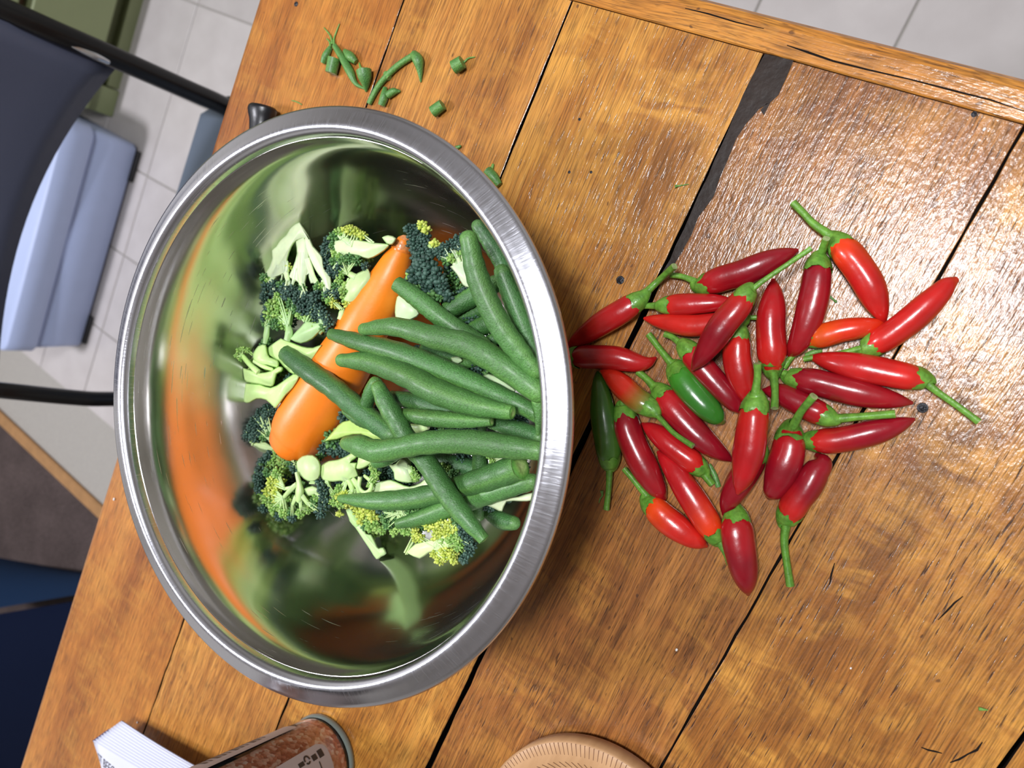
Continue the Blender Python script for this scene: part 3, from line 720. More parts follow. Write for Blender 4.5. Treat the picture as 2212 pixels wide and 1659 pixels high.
def floret(label, z, stems, clusters, low=(), slabs=(), pale=PALE, budpx=4.6, twig=True, name='broccoli_floret', dense=1.0):
    rnd = random.Random(label)
    ref = [(c[0], c[1]) for c in clusters] + [(s[0][0], s[0][1]) for s in stems]
    for cr_, dz, pts in slabs:
        ox, oy, k = CROPS[cr_]; ref.append((ox + pts[0][0] * k, oy + pts[0][1] * k))
    allp = [hit(a, b_, z) for a, b_ in ref]
    c0 = sum(allp, Vector()) / len(allp); c0.z = TZ + max(z - .022, .009)
    t = empty(name, c0, label, 'broccoli', 'broccoli pieces in the bowl')
    sm = MB()
    ends = []
    for cr_, dz, pts in slabs:
        ox, oy, k = CROPS[cr_]
        Q = [(ox + a * k, oy + b_ * k) for a, b_ in pts]
        # smooth the outline a little
        q2 = catmull([(a, b_, 0, 0) for a, b_ in Q + [Q[0]]], 2)[:-1]
        Q = [(float(a[0]), float(a[1])) for a in q2]
        ar = sum(a[0] * b_[1] - b_[0] * a[1] for a, b_ in zip(Q, Q[1:] + Q[:1]))
        sg = 1 if ar > 0 else -1
        m_ = len(Q); V = []; Cc = []
        zf = max(fit(a, b_, z + dz, .001) for a, b_ in Q[::3]); zt = z + dz + min(zf - z - dz, .006)
        nrm_ = []
        for i in range(m_):
            a, b_ = Q[i - 1], Q[(i + 1) % m_]; dx, dy = b_[0] - a[0], b_[1] - a[1]; L_ = math.hypot(dx, dy) or 1
            nrm_.append((-dy / L_ * sg, dx / L_ * sg))
        ph = rnd.uniform(0, 6)
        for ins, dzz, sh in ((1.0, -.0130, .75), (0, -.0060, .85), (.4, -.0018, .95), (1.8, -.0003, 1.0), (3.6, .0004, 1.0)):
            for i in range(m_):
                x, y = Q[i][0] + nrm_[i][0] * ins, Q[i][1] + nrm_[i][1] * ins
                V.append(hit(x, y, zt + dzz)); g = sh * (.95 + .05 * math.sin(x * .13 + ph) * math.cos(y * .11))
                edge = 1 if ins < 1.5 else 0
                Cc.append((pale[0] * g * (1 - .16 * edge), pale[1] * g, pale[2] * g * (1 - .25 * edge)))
        fs = []
        for r_ in range(4):
            for i in range(m_): j = (i + 1) % m_; fs.append((r_ * m_ + i, r_ * m_ + j, (r_ + 1) * m_ + j, (r_ + 1) * m_ + i))
        fs.append(tuple(4 * m_ + i for i in range(m_)))
        if sg > 0: fs = [f[::-1] for f in fs]
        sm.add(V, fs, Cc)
        for i in range(0, m_, 6): ends.append((V[2 * m_ + i], .0016))
    for s in stems:
        zz = [z + (q[3] if len(q) > 3 else 0) for q in s]
        zz = [fit(q[0], q[1], a, q[2] * .00012) for q, a in zip(s, zz)]
        P = [hit(q[0], q[1], a) for q, a in zip(s, zz)]; rad = [msize(p, q[2]) for p, q in zip(P, s)]
        ph = rnd.uniform(0, 6); nf = rnd.choice((3, 4, 5))
        def col(tt, a, ph=ph):
            g = 0.90 + 0.10 * math.sin(3 * a + ph); return (pale[0] * g * (1 - .12 * tt), pale[1] * g, pale[2] * g * (1 - .25 * tt))
        sweep(sm, P, rad, 14, 5, col, cap0='flat', cap1='round', rmul=lambda tt, a, ph=ph, nf=nf: 1 + .10 * math.cos(nf * a + ph + 2 * tt) + .06 * math.sin(9 * tt + ph), capcol=(0.74, 0.84, 0.48), squash=0.7)
        ends += [(P[-1], rad[-1]), (P[-2], rad[-2])]
    bm = MB()
    def cl(c, zoff=0.0, tw=True):
        zc = z + zoff + (c[4] if len(c) > 4 else rnd.uniform(-.0015, .0015))
        zc = fit(c[0], c[1], zc, c[2] * (.00014 if tw else .0001))
        C = hit(c[0], c[1], zc); rr = msize(C, c[2]); lo, hi = CK[c[3]]
        view = (Vector(CAM) - C).normalized()
        br = msize(C, budpx)
        nb = int(dense * 2.6 * (rr / br) ** 2) + 6
        g = PI * (3 - 5 ** .5)
        a = (Vector((0, 0, 1)) * 0.5 + view * 0.5).normalized(); b1 = a.orthogonal().normalized(); b2 = a.cross(b1)
        for i in range(nb):
            y = 1 - 1.55 * (i + 0.5) / nb; rad = math.sqrt(max(0, 1 - y * y)); th = g * i + rnd.uniform(-.3, .3)
            d = (a * y + b1 * rad * math.cos(th) + b2 * rad * math.sin(th)).normalized()
            p = C + d * rr * rnd.uniform(.74, 1.10)
            bb = br * rnd.uniform(.65, 1.2)
            k = rnd.random() ** 1.5
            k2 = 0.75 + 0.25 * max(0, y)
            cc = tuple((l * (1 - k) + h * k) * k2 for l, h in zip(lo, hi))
            u = d; e1 = u.orthogonal().normalized(); e2 = u.cross(e1)
            vs_ = []
            for v in ICO_V: vs_.append(p + (e1 * v[0] + e2 * v[1]) * bb * .85 + u * v[2] * bb * 1.35)
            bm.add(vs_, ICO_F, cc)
        core = tuple((a_ * .6 + b_ * .4) * (.55 if c[3] == 'D' else .8) for a_, b_ in zip(lo, PALE if c[3] in 'LY' else hi))
        bm.add([C + Vector(v) * rr * .80 for v in ICO_V], ICO_F, core)
        if ends and twig and tw:
            E, er = min(ends, key=lambda q: (q[0] - C).length)
            if (E - C).length < rr * 7:
                for k in range(4):
                    j = Vector((rnd.uniform(-1, 1), rnd.uniform(-1, 1), rnd.uniform(-1, 1)))
                    tip = C + j * rr * .5 + view * rr * .30
                    st_ = E + j * er * .6 + view * er * .2
                    midp = (st_ + tip) / 2 + view * rr * .15
                    tcol = tuple(a_ * .8 + b_ * .2 for a_, b_ in zip(pale, (0.30, 0.55, 0.10)))
                    sweep(sm, [st_, midp, tip], [min(er * .5, rr * .26), rr * .15, rr * .10], 6, 3, tcol, cap0=None, cap1='round')
    for c in clusters: cl(c)
    for c in low: cl(c, -0.010, False)
    if sm.v: sm.build('stem', STEM, t)
    if bm.v: bm.build('crown', BUD, t)
    return t

floret('pale fan-shaped broccoli floret cut open, its point upward, upper left of the food', .046,
    [[(652, 545, 10), (650, 590, 9), (654, 618, 7)], [(664, 560, 8), (674, 592, 7), (684, 612, 6)], [(604, 575, 9), (594, 594, 7), (588, 604, 5)], [(616, 565, 9), (618, 590, 7), (622, 606, 5)], [(640, 580, 8), (636, 604, 6)]],
    [(571, 600, 9, 'M'), (583, 608, 9, 'L'), (592, 616, 10, 'D'), (607, 614, 9, 'M'), (614, 622, 11, 'D'), (630, 626, 11, 'D'), (646, 634, 11, 'D'), (655, 622, 7, 'M'), (664, 641, 11, 'D'), (682, 640, 11, 'D'), (686, 620, 8, 'M'), (694, 618, 7, 'L'), (704, 640, 9, 'M'), (622, 577, 8, 'Y'), (578, 620, 11, 'D'), (596, 632, 12, 'D'), (620, 638, 12, 'D'), (645, 646, 12, 'D'), (572, 640, 10, 'D')], low=[(585, 650, 16, 'D'), (620, 655, 18, 'D'), (660, 655, 18, 'D'), (700, 600, 18, 'D'), (640, 600, 20, 'M')],
    slabs=[('P', 0, [(990, 235), (920, 270), (860, 330), (820, 400), (740, 470), (690, 550), (635, 600), (640, 700), (600, 820), (555, 900), (620, 965), (700, 940), (780, 905), (825, 860), (840, 700), (890, 560), (950, 480), (1060, 450), (1130, 460), (1060, 330)]),
           ('P', .0006, [(935, 480), (1050, 420), (1110, 600), (1120, 760), (1160, 900), (1210, 1000), (1130, 1020), (1095, 900), (1075, 970), (1040, 1070), (970, 1010), (900, 970), (850, 930), (900, 820), (955, 640)]),
           ('P', .001, [(1050, 420), (1125, 445), (1165, 540), (1265, 650), (1295, 720), (1310, 830), (1395, 940), (1395, 1105), (1325, 1085), (1285, 980), (1225, 900), (1175, 820), (1115, 700), (1060, 560)])], pale=(0.72, 0.84, 0.52), budpx=3.8)
floret('broccoli floret lying on its side left of the carrot tip, yellow buds on top', .044,
    [[(760, 530, 9), (742, 515, 8)]],
    [(757, 497, 10, 'Y'), (770, 502, 10, 'Y'), (783, 508, 8, 'Y'), (745, 500, 9, 'Y'), (732, 503, 10, 'L'), (722, 512, 11, 'M'), (711, 522, 11, 'D'), (705, 538, 12, 'D'), (704, 555, 12, 'D'), (708, 572, 12, 'D'), (716, 588, 11, 'D'), (726, 548, 10, 'L'), (724, 565, 10, 'M'), (735, 556, 8, 'L'), (722, 530, 10, 'M')], low=[(735, 575, 18, 'M'), (790, 550, 16, 'L'), (760, 520, 18, 'L'), (720, 540, 16, 'M')],
    slabs=[('A', .001, [(740, 300), (800, 296), (900, 300), (1000, 320), (1095, 328), (1105, 350), (1040, 400), (970, 430), (900, 408), (820, 400), (760, 400), (735, 350)]), ('A', .002, [(1060, 285), (1100, 270), (1155, 290), (1130, 335), (1090, 325)])], budpx=4, pale=(0.66, 0.82, 0.44))
floret('light green broccoli floret tucked against the upper left side of the carrot', .044,
    [[(735, 690, 8), (740, 672, 7)], [(770, 600, 9), (752, 590, 6)]],
    [(742, 562, 10, 'M'), (757, 560, 10, 'M'), (772, 562, 10, 'M'), (735, 575, 10, 'D'), (728, 590, 10, 'D'), (733, 604, 8, 'L'), (726, 618, 10, 'M'), (728, 634, 10, 'D'), (742, 628, 8, 'L'), (746, 645, 9, 'L'), (752, 658, 10, 'Y'), (770, 668, 9, 'Y'), (722, 655, 10, 'Y'), (712, 650, 9, 'L'), (740, 590, 7, 'L'), (748, 615, 7, 'L'), (712, 635, 11, 'D'), (790, 575, 8, 'D')], low=[(700, 640, 16, 'D'), (760, 620, 20, 'D'), (735, 650, 16, 'D')],
    slabs=[('A', .001, [(840, 560), (900, 520), (970, 500), (990, 560), (930, 640), (890, 700), (850, 720), (800, 700), (830, 640), (780, 620)])], budpx=3.8)
floret('broccoli floret bright green at left and dark at right, below the fan-shaped one', .045,
    [[(572, 742, 5), (576, 722, 7), (578, 702, 7)], [(690, 716, 8), (700, 708, 6)], [(620, 735, 8), (625, 718, 9), (622, 702, 7)]],
    [(604, 645, 12, 'L'), (588, 660, 13, 'L'), (607, 664, 14, 'L'), (585, 680, 13, 'L'), (603, 684, 14, 'L'), (620, 678, 12, 'L'), (595, 700, 12, 'M'), (614, 700, 12, 'L'), (575, 696, 9, 'M'), (630, 655, 12, 'M'), (572, 685, 8, 'D'), (646, 648, 12, 'D'), (662, 652, 13, 'D'), (678, 660, 13, 'D'), (692, 670, 13, 'D'), (702, 683, 12, 'D'), (712, 698, 11, 'D'), (655, 668, 12, 'D'), (672, 674, 12, 'D'), (686, 688, 11, 'D'), (642, 670, 11, 'M'), (664, 686, 8, 'L'), (700, 706, 8, 'M'), (648, 680, 8, 'L'), (680, 700, 7, 'L'), (715, 712, 9, 'D')], low=[(620, 690, 20, 'D'), (690, 700, 20, 'D'), (590, 670, 18, 'D')],
    slabs=[('A', .002, [(450, 960), (480, 920), (520, 880), (560, 840), (620, 850), (700, 840), (720, 870), (660, 900), (600, 960), (520, 990)])], pale=(0.42, 0.62, 0.28), budpx=3.8)
floret('large pale broccoli stalk with leaf stubs, left of the carrot', .046,
    [[(558, 805, 7, .003), (540, 788, 6, .003), (524, 768, 5, .003)], [(548, 780, 4, .002), (570, 792, 5, .002), (588, 798, 4, .002)]],
    [(512, 768, 5, 'L', .003), (516, 757, 5, 'L', .003), (525, 753, 5, 'L', .003), (534, 756, 5, 'L', .003), (520, 776, 4, 'L', .003)], low=[(600, 790, 26, 'L'), (640, 830, 26, 'D'), (560, 830, 18, 'L'), (560, 790, 20, 'L'), (580, 750, 18, 'M')], pale=(0.54, 0.76, 0.28), budpx=3,
    slabs=[('Q', -.001, [(690, 300), (830, 350), (960, 400), (1100, 420), (1220, 380), (1150, 500), (1000, 700), (850, 760), (760, 700), (700, 640), (600, 560), (520, 520), (440, 480), (560, 390)]),
           ('Q', .002, [(330, 500), (400, 400), (500, 380), (520, 470), (550, 540), (650, 580), (670, 640), (640, 680), (520, 650), (420, 640), (340, 580)]),
           ('Q', .003, [(205, 680), (300, 700), (420, 740), (560, 720), (660, 660), (720, 680), (700, 730), (640, 760), (610, 880), (560, 920), (420, 890), (250, 860), (215, 780)]),
           ('Q', .0005, [(240, 880), (420, 885), (560, 930), (700, 860), (850, 760), (940, 780), (850, 940), (760, 1030), (640, 1190), (590, 1170), (500, 1090), (380, 1080), (290, 1130), (220, 1110), (225, 1000)])])
floret('dark broccoli crown touching the wide end of the carrot on its left', .034,
    [[(610, 962, 10), (590, 950, 10)]],
    [(580, 885, 12, 'D'), (566, 893, 13, 'D'), (554, 908, 13, 'D'), (546, 924, 12, 'D'), (570, 910, 13, 'D'), (562, 928, 13, 'D'), (580, 902, 12, 'D'), (538, 940, 11, 'D'), (552, 944, 11, 'D'), (580, 922, 12, 'D'), (590, 890, 9, 'D'), (588, 938, 10, 'M'), (572, 944, 9, 'M')], low=[(570, 925, 22, 'D'), (600, 940, 20, 'D')], budpx=3.6,
    slabs=[('B', -.001, [(200, 490), (260, 460), (330, 500), (400, 545), (330, 540), (250, 520)])])
floret('yellow-green broccoli floret with white branching veins, lower left of the food', .045,
    [[(640, 1020, 4, .003), (646, 1042, 7, .003), (648, 1062, 10, .003), (646, 1080, 8, .003)], [(640, 1045, 5, .003), (625, 1060, 6, .003), (612, 1076, 4, .003)], [(652, 1070, 6, .003), (664, 1086, 5, .003)], [(640, 1072, 6, .003), (632, 1090, 4, .003)], [(632, 1052, 4, .003), (615, 1056, 4, .003)], [(648, 1078, 5, .003), (650, 1096, 4, .003)]],
    [(582, 985, 11, 'D', -.012), (568, 1000, 11, 'D', -.012), (562, 1018, 11, 'D'), (558, 1036, 11, 'D'), (560, 1056, 10, 'D'), (600, 984, 12, 'L', -.012), (590, 1002, 12, 'L', -.012), (612, 1000, 12, 'L', -.012), (582, 1022, 12, 'M'), (600, 1022, 12, 'L'), (622, 1018, 10, 'L', -.012), (588, 1042, 12, 'Y'), (606, 1042, 10, 'Y'), (580, 1062, 11, 'Y'), (597, 1060, 10, 'Y'), (580, 1082, 11, 'L'), (596, 1078, 9, 'Y'), (592, 1098, 11, 'L'), (608, 1094, 10, 'L'), (616, 1108, 10, 'L'), (634, 1104, 10, 'M'), (650, 1108, 10, 'L'), (664, 1100, 10, 'L'), (678, 1088, 9, 'M'), (684, 1074, 8, 'L'), (620, 985, 10, 'M', -.012), (570, 1098, 9, 'D'), (604, 1116, 9, 'D'), (632, 1118, 9, 'D'), (692, 1108, 11, 'D'), (700, 1092, 12, 'D'), (702, 1074, 12, 'D'), (698, 1056, 11, 'D'), (692, 1042, 9, 'D'), (622, 1075, 8, 'L'), (665, 1080, 8, 'L'), (632, 1000, 12, 'M', -.010), (640, 1010, 12, 'D', -.008)], low=[(600, 1040, 28, 'D'), (650, 1070, 26, 'M'), (610, 1095, 24, 'L'), (690, 1085, 20, 'M'), (575, 1020, 20, 'M'), (580, 1060, 22, 'L'), (620, 1100, 20, 'L')], budpx=3.8,
    slabs=[('B', .002, [(490, 610), (530, 570), (600, 560), (645, 600), (655, 660), (640, 720), (590, 740), (540, 720), (500, 670)]), ('B', .002, [(540, 785), (600, 765), (650, 790), (630, 820), (570, 835)])])
floret('thick pale green broccoli stalk lying level below the carrot, curled branches at its right', .044,
    [[(740, 1030, 6), (755, 1040, 8), (762, 1058, 6)], [(762, 1034, 6), (773, 1050, 7), (775, 1064, 5)], [(778, 1030, 5), (776, 1052, 5), (788, 1064, 5), (800, 1058, 5), (801, 1040, 5), (788, 1028, 4)]],
    [(806, 1012, 8, 'L'), (812, 1024, 8, 'L'), (806, 1036, 8, 'L'), (800, 1048, 6, 'L'), (818, 1014, 6, 'D'), (734, 1056, 9, 'L'), (724, 1068, 9, 'L'), (735, 1074, 9, 'Y'), (748, 1066, 9, 'Y'), (720, 1084, 9, 'L'), (736, 1090, 9, 'L'), (752, 1084, 9, 'Y'), (762, 1072, 8, 'L'), (778, 1076, 8, 'L')], low=[(735, 1040, 16, 'D'), (760, 1060, 20, 'M'), (800, 1030, 18, 'D')], pale=(0.58, 0.78, 0.32), budpx=3.4,
    slabs=[('S', .001, [(75, 430), (170, 375), (280, 360), (380, 320), (480, 265), (540, 290), (500, 350), (440, 395), (520, 395), (510, 470), (540, 560), (450, 600), (380, 640), (320, 625), (230, 635), (140, 625), (85, 600), (60, 520)]), ('S', .002, [(545, 285), (640, 300), (730, 315), (700, 400), (640, 450), (560, 480), (510, 465), (525, 395)])])
floret('thin pale broccoli stem pointing down the bowl with yellow buds at its top', .034,
    [[(752, 1100, 7), (762, 1118, 8), (772, 1130, 8)]],
    [(768, 1092, 10, 'Y'), (784, 1092, 11, 'Y'), (800, 1098, 11, 'Y'), (775, 1106, 10, 'Y'), (790, 1110, 11, 'Y'), (806, 1114, 11, 'Y'), (796, 1126, 10, 'L'), (782, 1124, 9, 'Y'), (812, 1130, 10, 'L'), (800, 1138, 9, 'L'), (815, 1142, 8, 'L'), (752, 1092, 8, 'Y'), (733, 1110, 5, 'Y'), (788, 1138, 7, 'M')], low=[(780, 1100, 20, 'L'), (800, 1150, 16, 'L')], twig=False, budpx=4.2, pale=(0.54, 0.76, 0.34),
    slabs=[('S', 0, [(400, 980), (470, 1000), (560, 1100), (640, 1270), (700, 1280), (760, 1400), (790, 1450), (850, 1440), (885, 1520), (820, 1560), (760, 1590), (680, 1470), (560, 1290), (500, 1200), (430, 1120)])])
floret('blue-green broccoli crown between the yellow buds and the lowest bean', .045,
    [[(872, 1090, 12), (868, 1105, 14)]],
    [(826, 1102, 10, 'D'), (840, 1100, 11, 'M'), (856, 1100, 11, 'M'), (872, 1104, 11, 'M'), (888, 1104, 11, 'M'), (902, 1100, 10, 'M'), (832, 1118, 11, 'M'), (848, 1118, 11, 'M'), (838, 1134, 10, 'M'), (862, 1140, 8, 'L'), (876, 1148, 9, 'L'), (890, 1150, 9, 'L'), (905, 1140, 10, 'M'), (918, 1135, 10, 'M'), (826, 1146, 8, 'L'), (850, 1150, 7, 'L'), (862, 1122, 10, 'M'), (880, 1124, 10, 'M')], low=[(850, 1120, 22, 'M'), (890, 1130, 22, 'L')], budpx=3.8)
floret('bright yellow-topped broccoli floret at the bottom of the food, stem pointing left', .050,
    [[(940, 1180, 9), (950, 1170, 10)]],
    [(898, 1152, 8, 'Y'), (908, 1162, 8, 'Y'), (896, 1164, 6, 'Y'), (926, 1136, 11, 'Y'), (942, 1140, 10, 'Y'), (954, 1130, 12, 'Y'), (972, 1134, 12, 'Y'), (984, 1146, 12, 'Y'), (970, 1152, 11, 'Y'), (990, 1162, 12, 'L'), (976, 1170, 11, 'L'), (992, 1180, 11, 'L'), (962, 1186, 11, 'Y'), (948, 1196, 10, 'Y'), (964, 1202, 11, 'Y'), (978, 1196, 10, 'Y'), (980, 1210, 8, 'Y'), (950, 1210, 9, 'Y'), (936, 1198, 6, 'Y'), (1000, 1150, 10, 'D'), (1008, 1164, 11, 'D'), (1016, 1178, 11, 'D'), (1012, 1194, 11, 'D'), (1002, 1208, 9, 'D'), (1000, 1134, 10, 'D'), (986, 1124, 10, 'M'), (958, 1152, 12, 'Y'), (944, 1158, 11, 'Y'), (975, 1164, 11, 'L'), (960, 1168, 10, 'L')], low=[(970, 1170, 26, 'Y'), (1000, 1190, 20, 'M')], budpx=4.0, pale=(0.68, 0.84, 0.40),
    slabs=[('B', .001, [(1222, 1210), (1280, 1150), (1400, 1120), (1500, 1080), (1570, 1100), (1560, 1160), (1430, 1200), (1370, 1212), (1310, 1250)])])
floret('tangle of pale broccoli stems and small buds in the middle, beside a bean stub', .041,
    [[(862, 1006, 7), (880, 1012, 9), (896, 1030, 5)], [(800, 985, 10), (815, 1000, 9)]],
    [(888, 1014, 7, 'L'), (895, 1022, 7, 'L'), (900, 1032, 7, 'L'), (892, 1034, 6, 'L'), (955, 1008, 9, 'L'), (968, 1014, 9, 'L'), (980, 1022, 9, 'M'), (962, 1026, 8, 'L'), (948, 1018, 8, 'L')], low=[(830, 1020, 20, 'D'), (870, 1040, 22, 'D'), (905, 1010, 18, 'D'), (935, 1060, 20, 'D'), (850, 1010, 18, 'D')], budpx=3.2, pale=(0.64, 0.80, 0.42),
    slabs=[('S', 0, [(720, 640), (860, 620), (940, 608), (1050, 650), (1170, 690), (1300, 650), (1400, 560), (1500, 560), (1480, 700), (1280, 760), (1100, 770), (960, 780), (760, 800), (690, 750)]), ('S', .001, [(915, 430), (1000, 410), (1060, 355), (1150, 400), (1175, 520), (1210, 640), (1080, 640), (985, 600), (975, 520)])])
floret('dark grey-green broccoli crown with large round buds, right of the carrot', .056,
    [],
    [(906, 572, 13, 'D'), (922, 566, 13, 'D'), (896, 588, 13, 'D'), (914, 586, 15, 'D'), (932, 582, 15, 'D'), (946, 594, 14, 'D'), (890, 604, 12, 'D'), (904, 606, 14, 'D'), (922, 604, 15, 'D'), (938, 610, 14, 'D'), (954, 612, 12, 'D'), (906, 624, 12, 'M'), (924, 624, 13, 'D'), (940, 628, 12, 'D'), (958, 628, 11, 'D'), (968, 640, 10, 'D'), (930, 638, 9, 'M'), (950, 642, 8, 'M'), (886, 594, 7, 'L'), (900, 634, 7, 'L')], low=[(920, 600, 28, 'D'), (950, 640, 22, 'D')], budpx=6.6, dense=1.15, twig=False, pale=(0.60, 0.78, 0.44),
    slabs=[('A', -.010, [(1160, 680), (1200, 660), (1260, 720), (1310, 790), (1260, 830), (1190, 850), (1150, 820), (1148, 740)])])
floret('dark broccoli crown standing behind the carrot tip with a yellow bud on top', .048,
    [[(940, 545, 5), (934, 538, 7), (928, 532, 6)]],
    [(900, 490, 8, 'D'), (912, 488, 9, 'Y'), (922, 496, 8, 'Y'), (882, 494, 8, 'D'), (892, 506, 11, 'D'), (906, 508, 12, 'D'), (920, 512, 10, 'D'), (898, 522, 12, 'D'), (914, 526, 12, 'D'), (926, 530, 10, 'D'), (900, 540, 12, 'D'), (918, 542, 12, 'D'), (902, 558, 12, 'D'), (938, 526, 6, 'Y'), (946, 528, 5, 'Y'), (934, 546, 9, 'D')], low=[(905, 530, 22, 'D')], budpx=5.0, twig=False)
floret('broccoli floret with a white fanned stem, under the leaning bean', .052,
    [[(1004, 592, 9), (988, 575, 7), (976, 562, 5)], [(1008, 588, 9), (1004, 566, 7), (1000, 550, 5)], [(1004, 590, 7), (994, 570, 6), (988, 556, 5)]],
    [(948, 544, 10, 'D'), (960, 536, 11, 'D'), (974, 530, 11, 'D'), (988, 520, 11, 'D'), (1000, 514, 10, 'D'), (956, 554, 10, 'D'), (970, 548, 11, 'D'), (984, 540, 11, 'D'), (998, 532, 10, 'D'), (964, 564, 8, 'M'), (976, 558, 8, 'L'), (990, 552, 8, 'L'), (1002, 546, 8, 'L'), (1008, 530, 8, 'D')], low=[(980, 580, 20, 'D'), (1000, 560, 18, 'D'), (975, 600, 18, 'M'), (985, 625, 16, 'M')], budpx=4.4, pale=(0.64, 0.74, 0.48),
    slabs=[('A', .001, [(1510, 480), (1560, 450), (1610, 440), (1640, 500), (1690, 600), (1640, 620), (1595, 600), (1560, 540)])])
floret('sliver of broccoli showing between the leaning bean and the top bean of the bundle', .046,
    [], [(1080, 730, 7, 'L'), (1088, 738, 8, 'D'), (1094, 748, 8, 'D'), (1102, 758, 8, 'D'), (1086, 756, 7, 'M'), (1110, 766, 7, 'D')], low=[(1095, 760, 20, 'D'), (1060, 760, 20, 'D'), (1120, 800, 22, 'M')], twig=False, budpx=3.6, slabs=[('C', 0, [(1020, 90), (1045, 80), (1080, 130), (1110, 170), (1060, 180), (1030, 200)])])
floret('white-green broccoli stalk glimpsed between the first and second beans of the bundle', .052,
    [], [], low=[(1050, 820, 24, 'M'), (1000, 800, 24, 'D'), (1028, 792, 24, 'D'), (1020, 690, 22, 'D'), (1050, 700, 20, 'D'), (980, 640, 18, 'D'), (1070, 850, 22, 'D'), (1120, 900, 22, 'D'), (1020, 900, 24, 'D'), (950, 790, 22, 'D'), (900, 770, 22, 'D'), (1010, 640, 20, 'D'), (960, 720, 20, 'D')], pale=(0.56, 0.74, 0.42),
    slabs=[('C', 0, [(880, 420), (940, 395), (1030, 430), (1100, 480), (1160, 530), (1100, 560), (1010, 520), (930, 480)]), ('C', 0, [(640, 265), (700, 255), (740, 290), (700, 320), (650, 300)])])
floret('sliced broccoli head showing pale veins just under the kinked bean at the right wall', .046,
    [[(1058, 1018, 6), (1070, 1000, 7), (1080, 985, 6)], [(1068, 1015, 5), (1085, 1000, 6)]],
    [(1060, 985, 8, 'L'), (1074, 978, 8, 'L'), (1090, 978, 8, 'M'), (1064, 1000, 8, 'L'), (1130, 982, 6, 'Y')], low=[(1080, 1000, 24, 'D'), (1120, 1010, 22, 'D'), (1110, 960, 22, 'D')], budpx=3.2, pale=(0.68, 0.76, 0.46),
    slabs=[('C', .001, [(1000, 1080), (1080, 1040), (1160, 1030), (1255, 1025), (1250, 1085), (1180, 1070), (1080, 1110), (1010, 1130)])])
floret('white broccoli stalk end under the lowest bean at the right wall', .046,
    [], [], low=[(1060, 1080, 24, 'D'), (1100, 1060, 22, 'D')], pale=(0.72, 0.82, 0.52),
    slabs=[('C', .0, [(920, 1440), (1060, 1390), (1180, 1370), (1290, 1340), (1285, 1405), (1200, 1412), (1085, 1415), (1050, 1492), (990, 1472)])])
floret('yellow-green broccoli branch showing between the carrot and the kinked bean', .042,
    [], [], low=[(760, 900, 26, 'D'), (820, 900, 26, 'D'), (870, 930, 24, 'M'), (720, 950, 20, 'M'), (900, 870, 22, 'D')], pale=(0.48, 0.68, 0.18),
    slabs=[('B', 0, [(680, 470), (740, 400), (800, 340), (900, 325), (960, 345), (1040, 400), (1120, 460), (1020, 470), (920, 425), (820, 440), (760, 460)])])
floret('dark broccoli crown in the shadow just below the wide end of the carrot', .030,
    [], [(700, 970, 11, 'D'), (715, 962, 11, 'D'), (730, 958, 11, 'D'), (745, 962, 11, 'D'), (720, 976, 11, 'D'), (736, 976, 11, 'D'), (752, 978, 10, 'D'), (694, 984, 8, 'M'), (765, 975, 9, 'D'), (700, 955, 8, 'M')], budpx=3.8)
floret('dark broccoli buds peeping out between the snipped bean and the kinked bean', .044,
    [[(925, 920, 8), (905, 925, 10), (890, 922, 8)]], [(955, 928, 7, 'M'), (968, 926, 8, 'D'), (982, 926, 8, 'D'), (996, 928, 8, 'D'), (1010, 926, 8, 'D'), (1024, 928, 7, 'D')], low=[(930, 930, 22, 'D'), (980, 940, 24, 'D'), (1000, 1000, 24, 'D'), (950, 1060, 24, 'D'), (1060, 900, 24, 'D')], twig=False, budpx=3.4)

# =================================================================== CHILLIES
POD = vertmat('chilli_skin', rough=0.30, coat=0.42, coat_rough=0.17, nscale=90, var=0.20, bscale=240, bstr=0.30, bdist=0.0006, spec=0.5)
CALYX = vertmat('chilli_calyx', rough=0.42, coat=0.15, nscale=400, var=0.35, bscale=700, bstr=0.6, bdist=0.0004)
RED, DRK, BRT, ORG, GRN, OLV = (0.47, 0.009, 0.013), (0.27, 0.004, 0.013), (0.62, 0.018, 0.012), (0.86, 0.11, 0.006), (0.045, 0.24, 0.018), (0.10, 0.21, 0.03)
PROF = [(0, .84), (.06, .99), (.16, 1.05), (.35, 1.06), (.55, 1.02), (.72, .88), (.86, .64), (.95, .38), (1.0, .17)]
BLUNT = [(0, .88), (.06, 1.0), (.2, 1.06), (.45, 1.07), (.65, 1.0), (.8, .87), (.91, .68), (.97, .50), (1.0, .32)]
def interp(tab, t):
    for (a, x), (b_, y) in zip(tab, tab[1:]):
        if t <= b_: return x + (y - x) * (t - a) / (b_ - a)
    return tab[-1][1]
def lerp3(a, b_, k): return tuple(x + (y - x) * k for x, y in zip(a, b_))
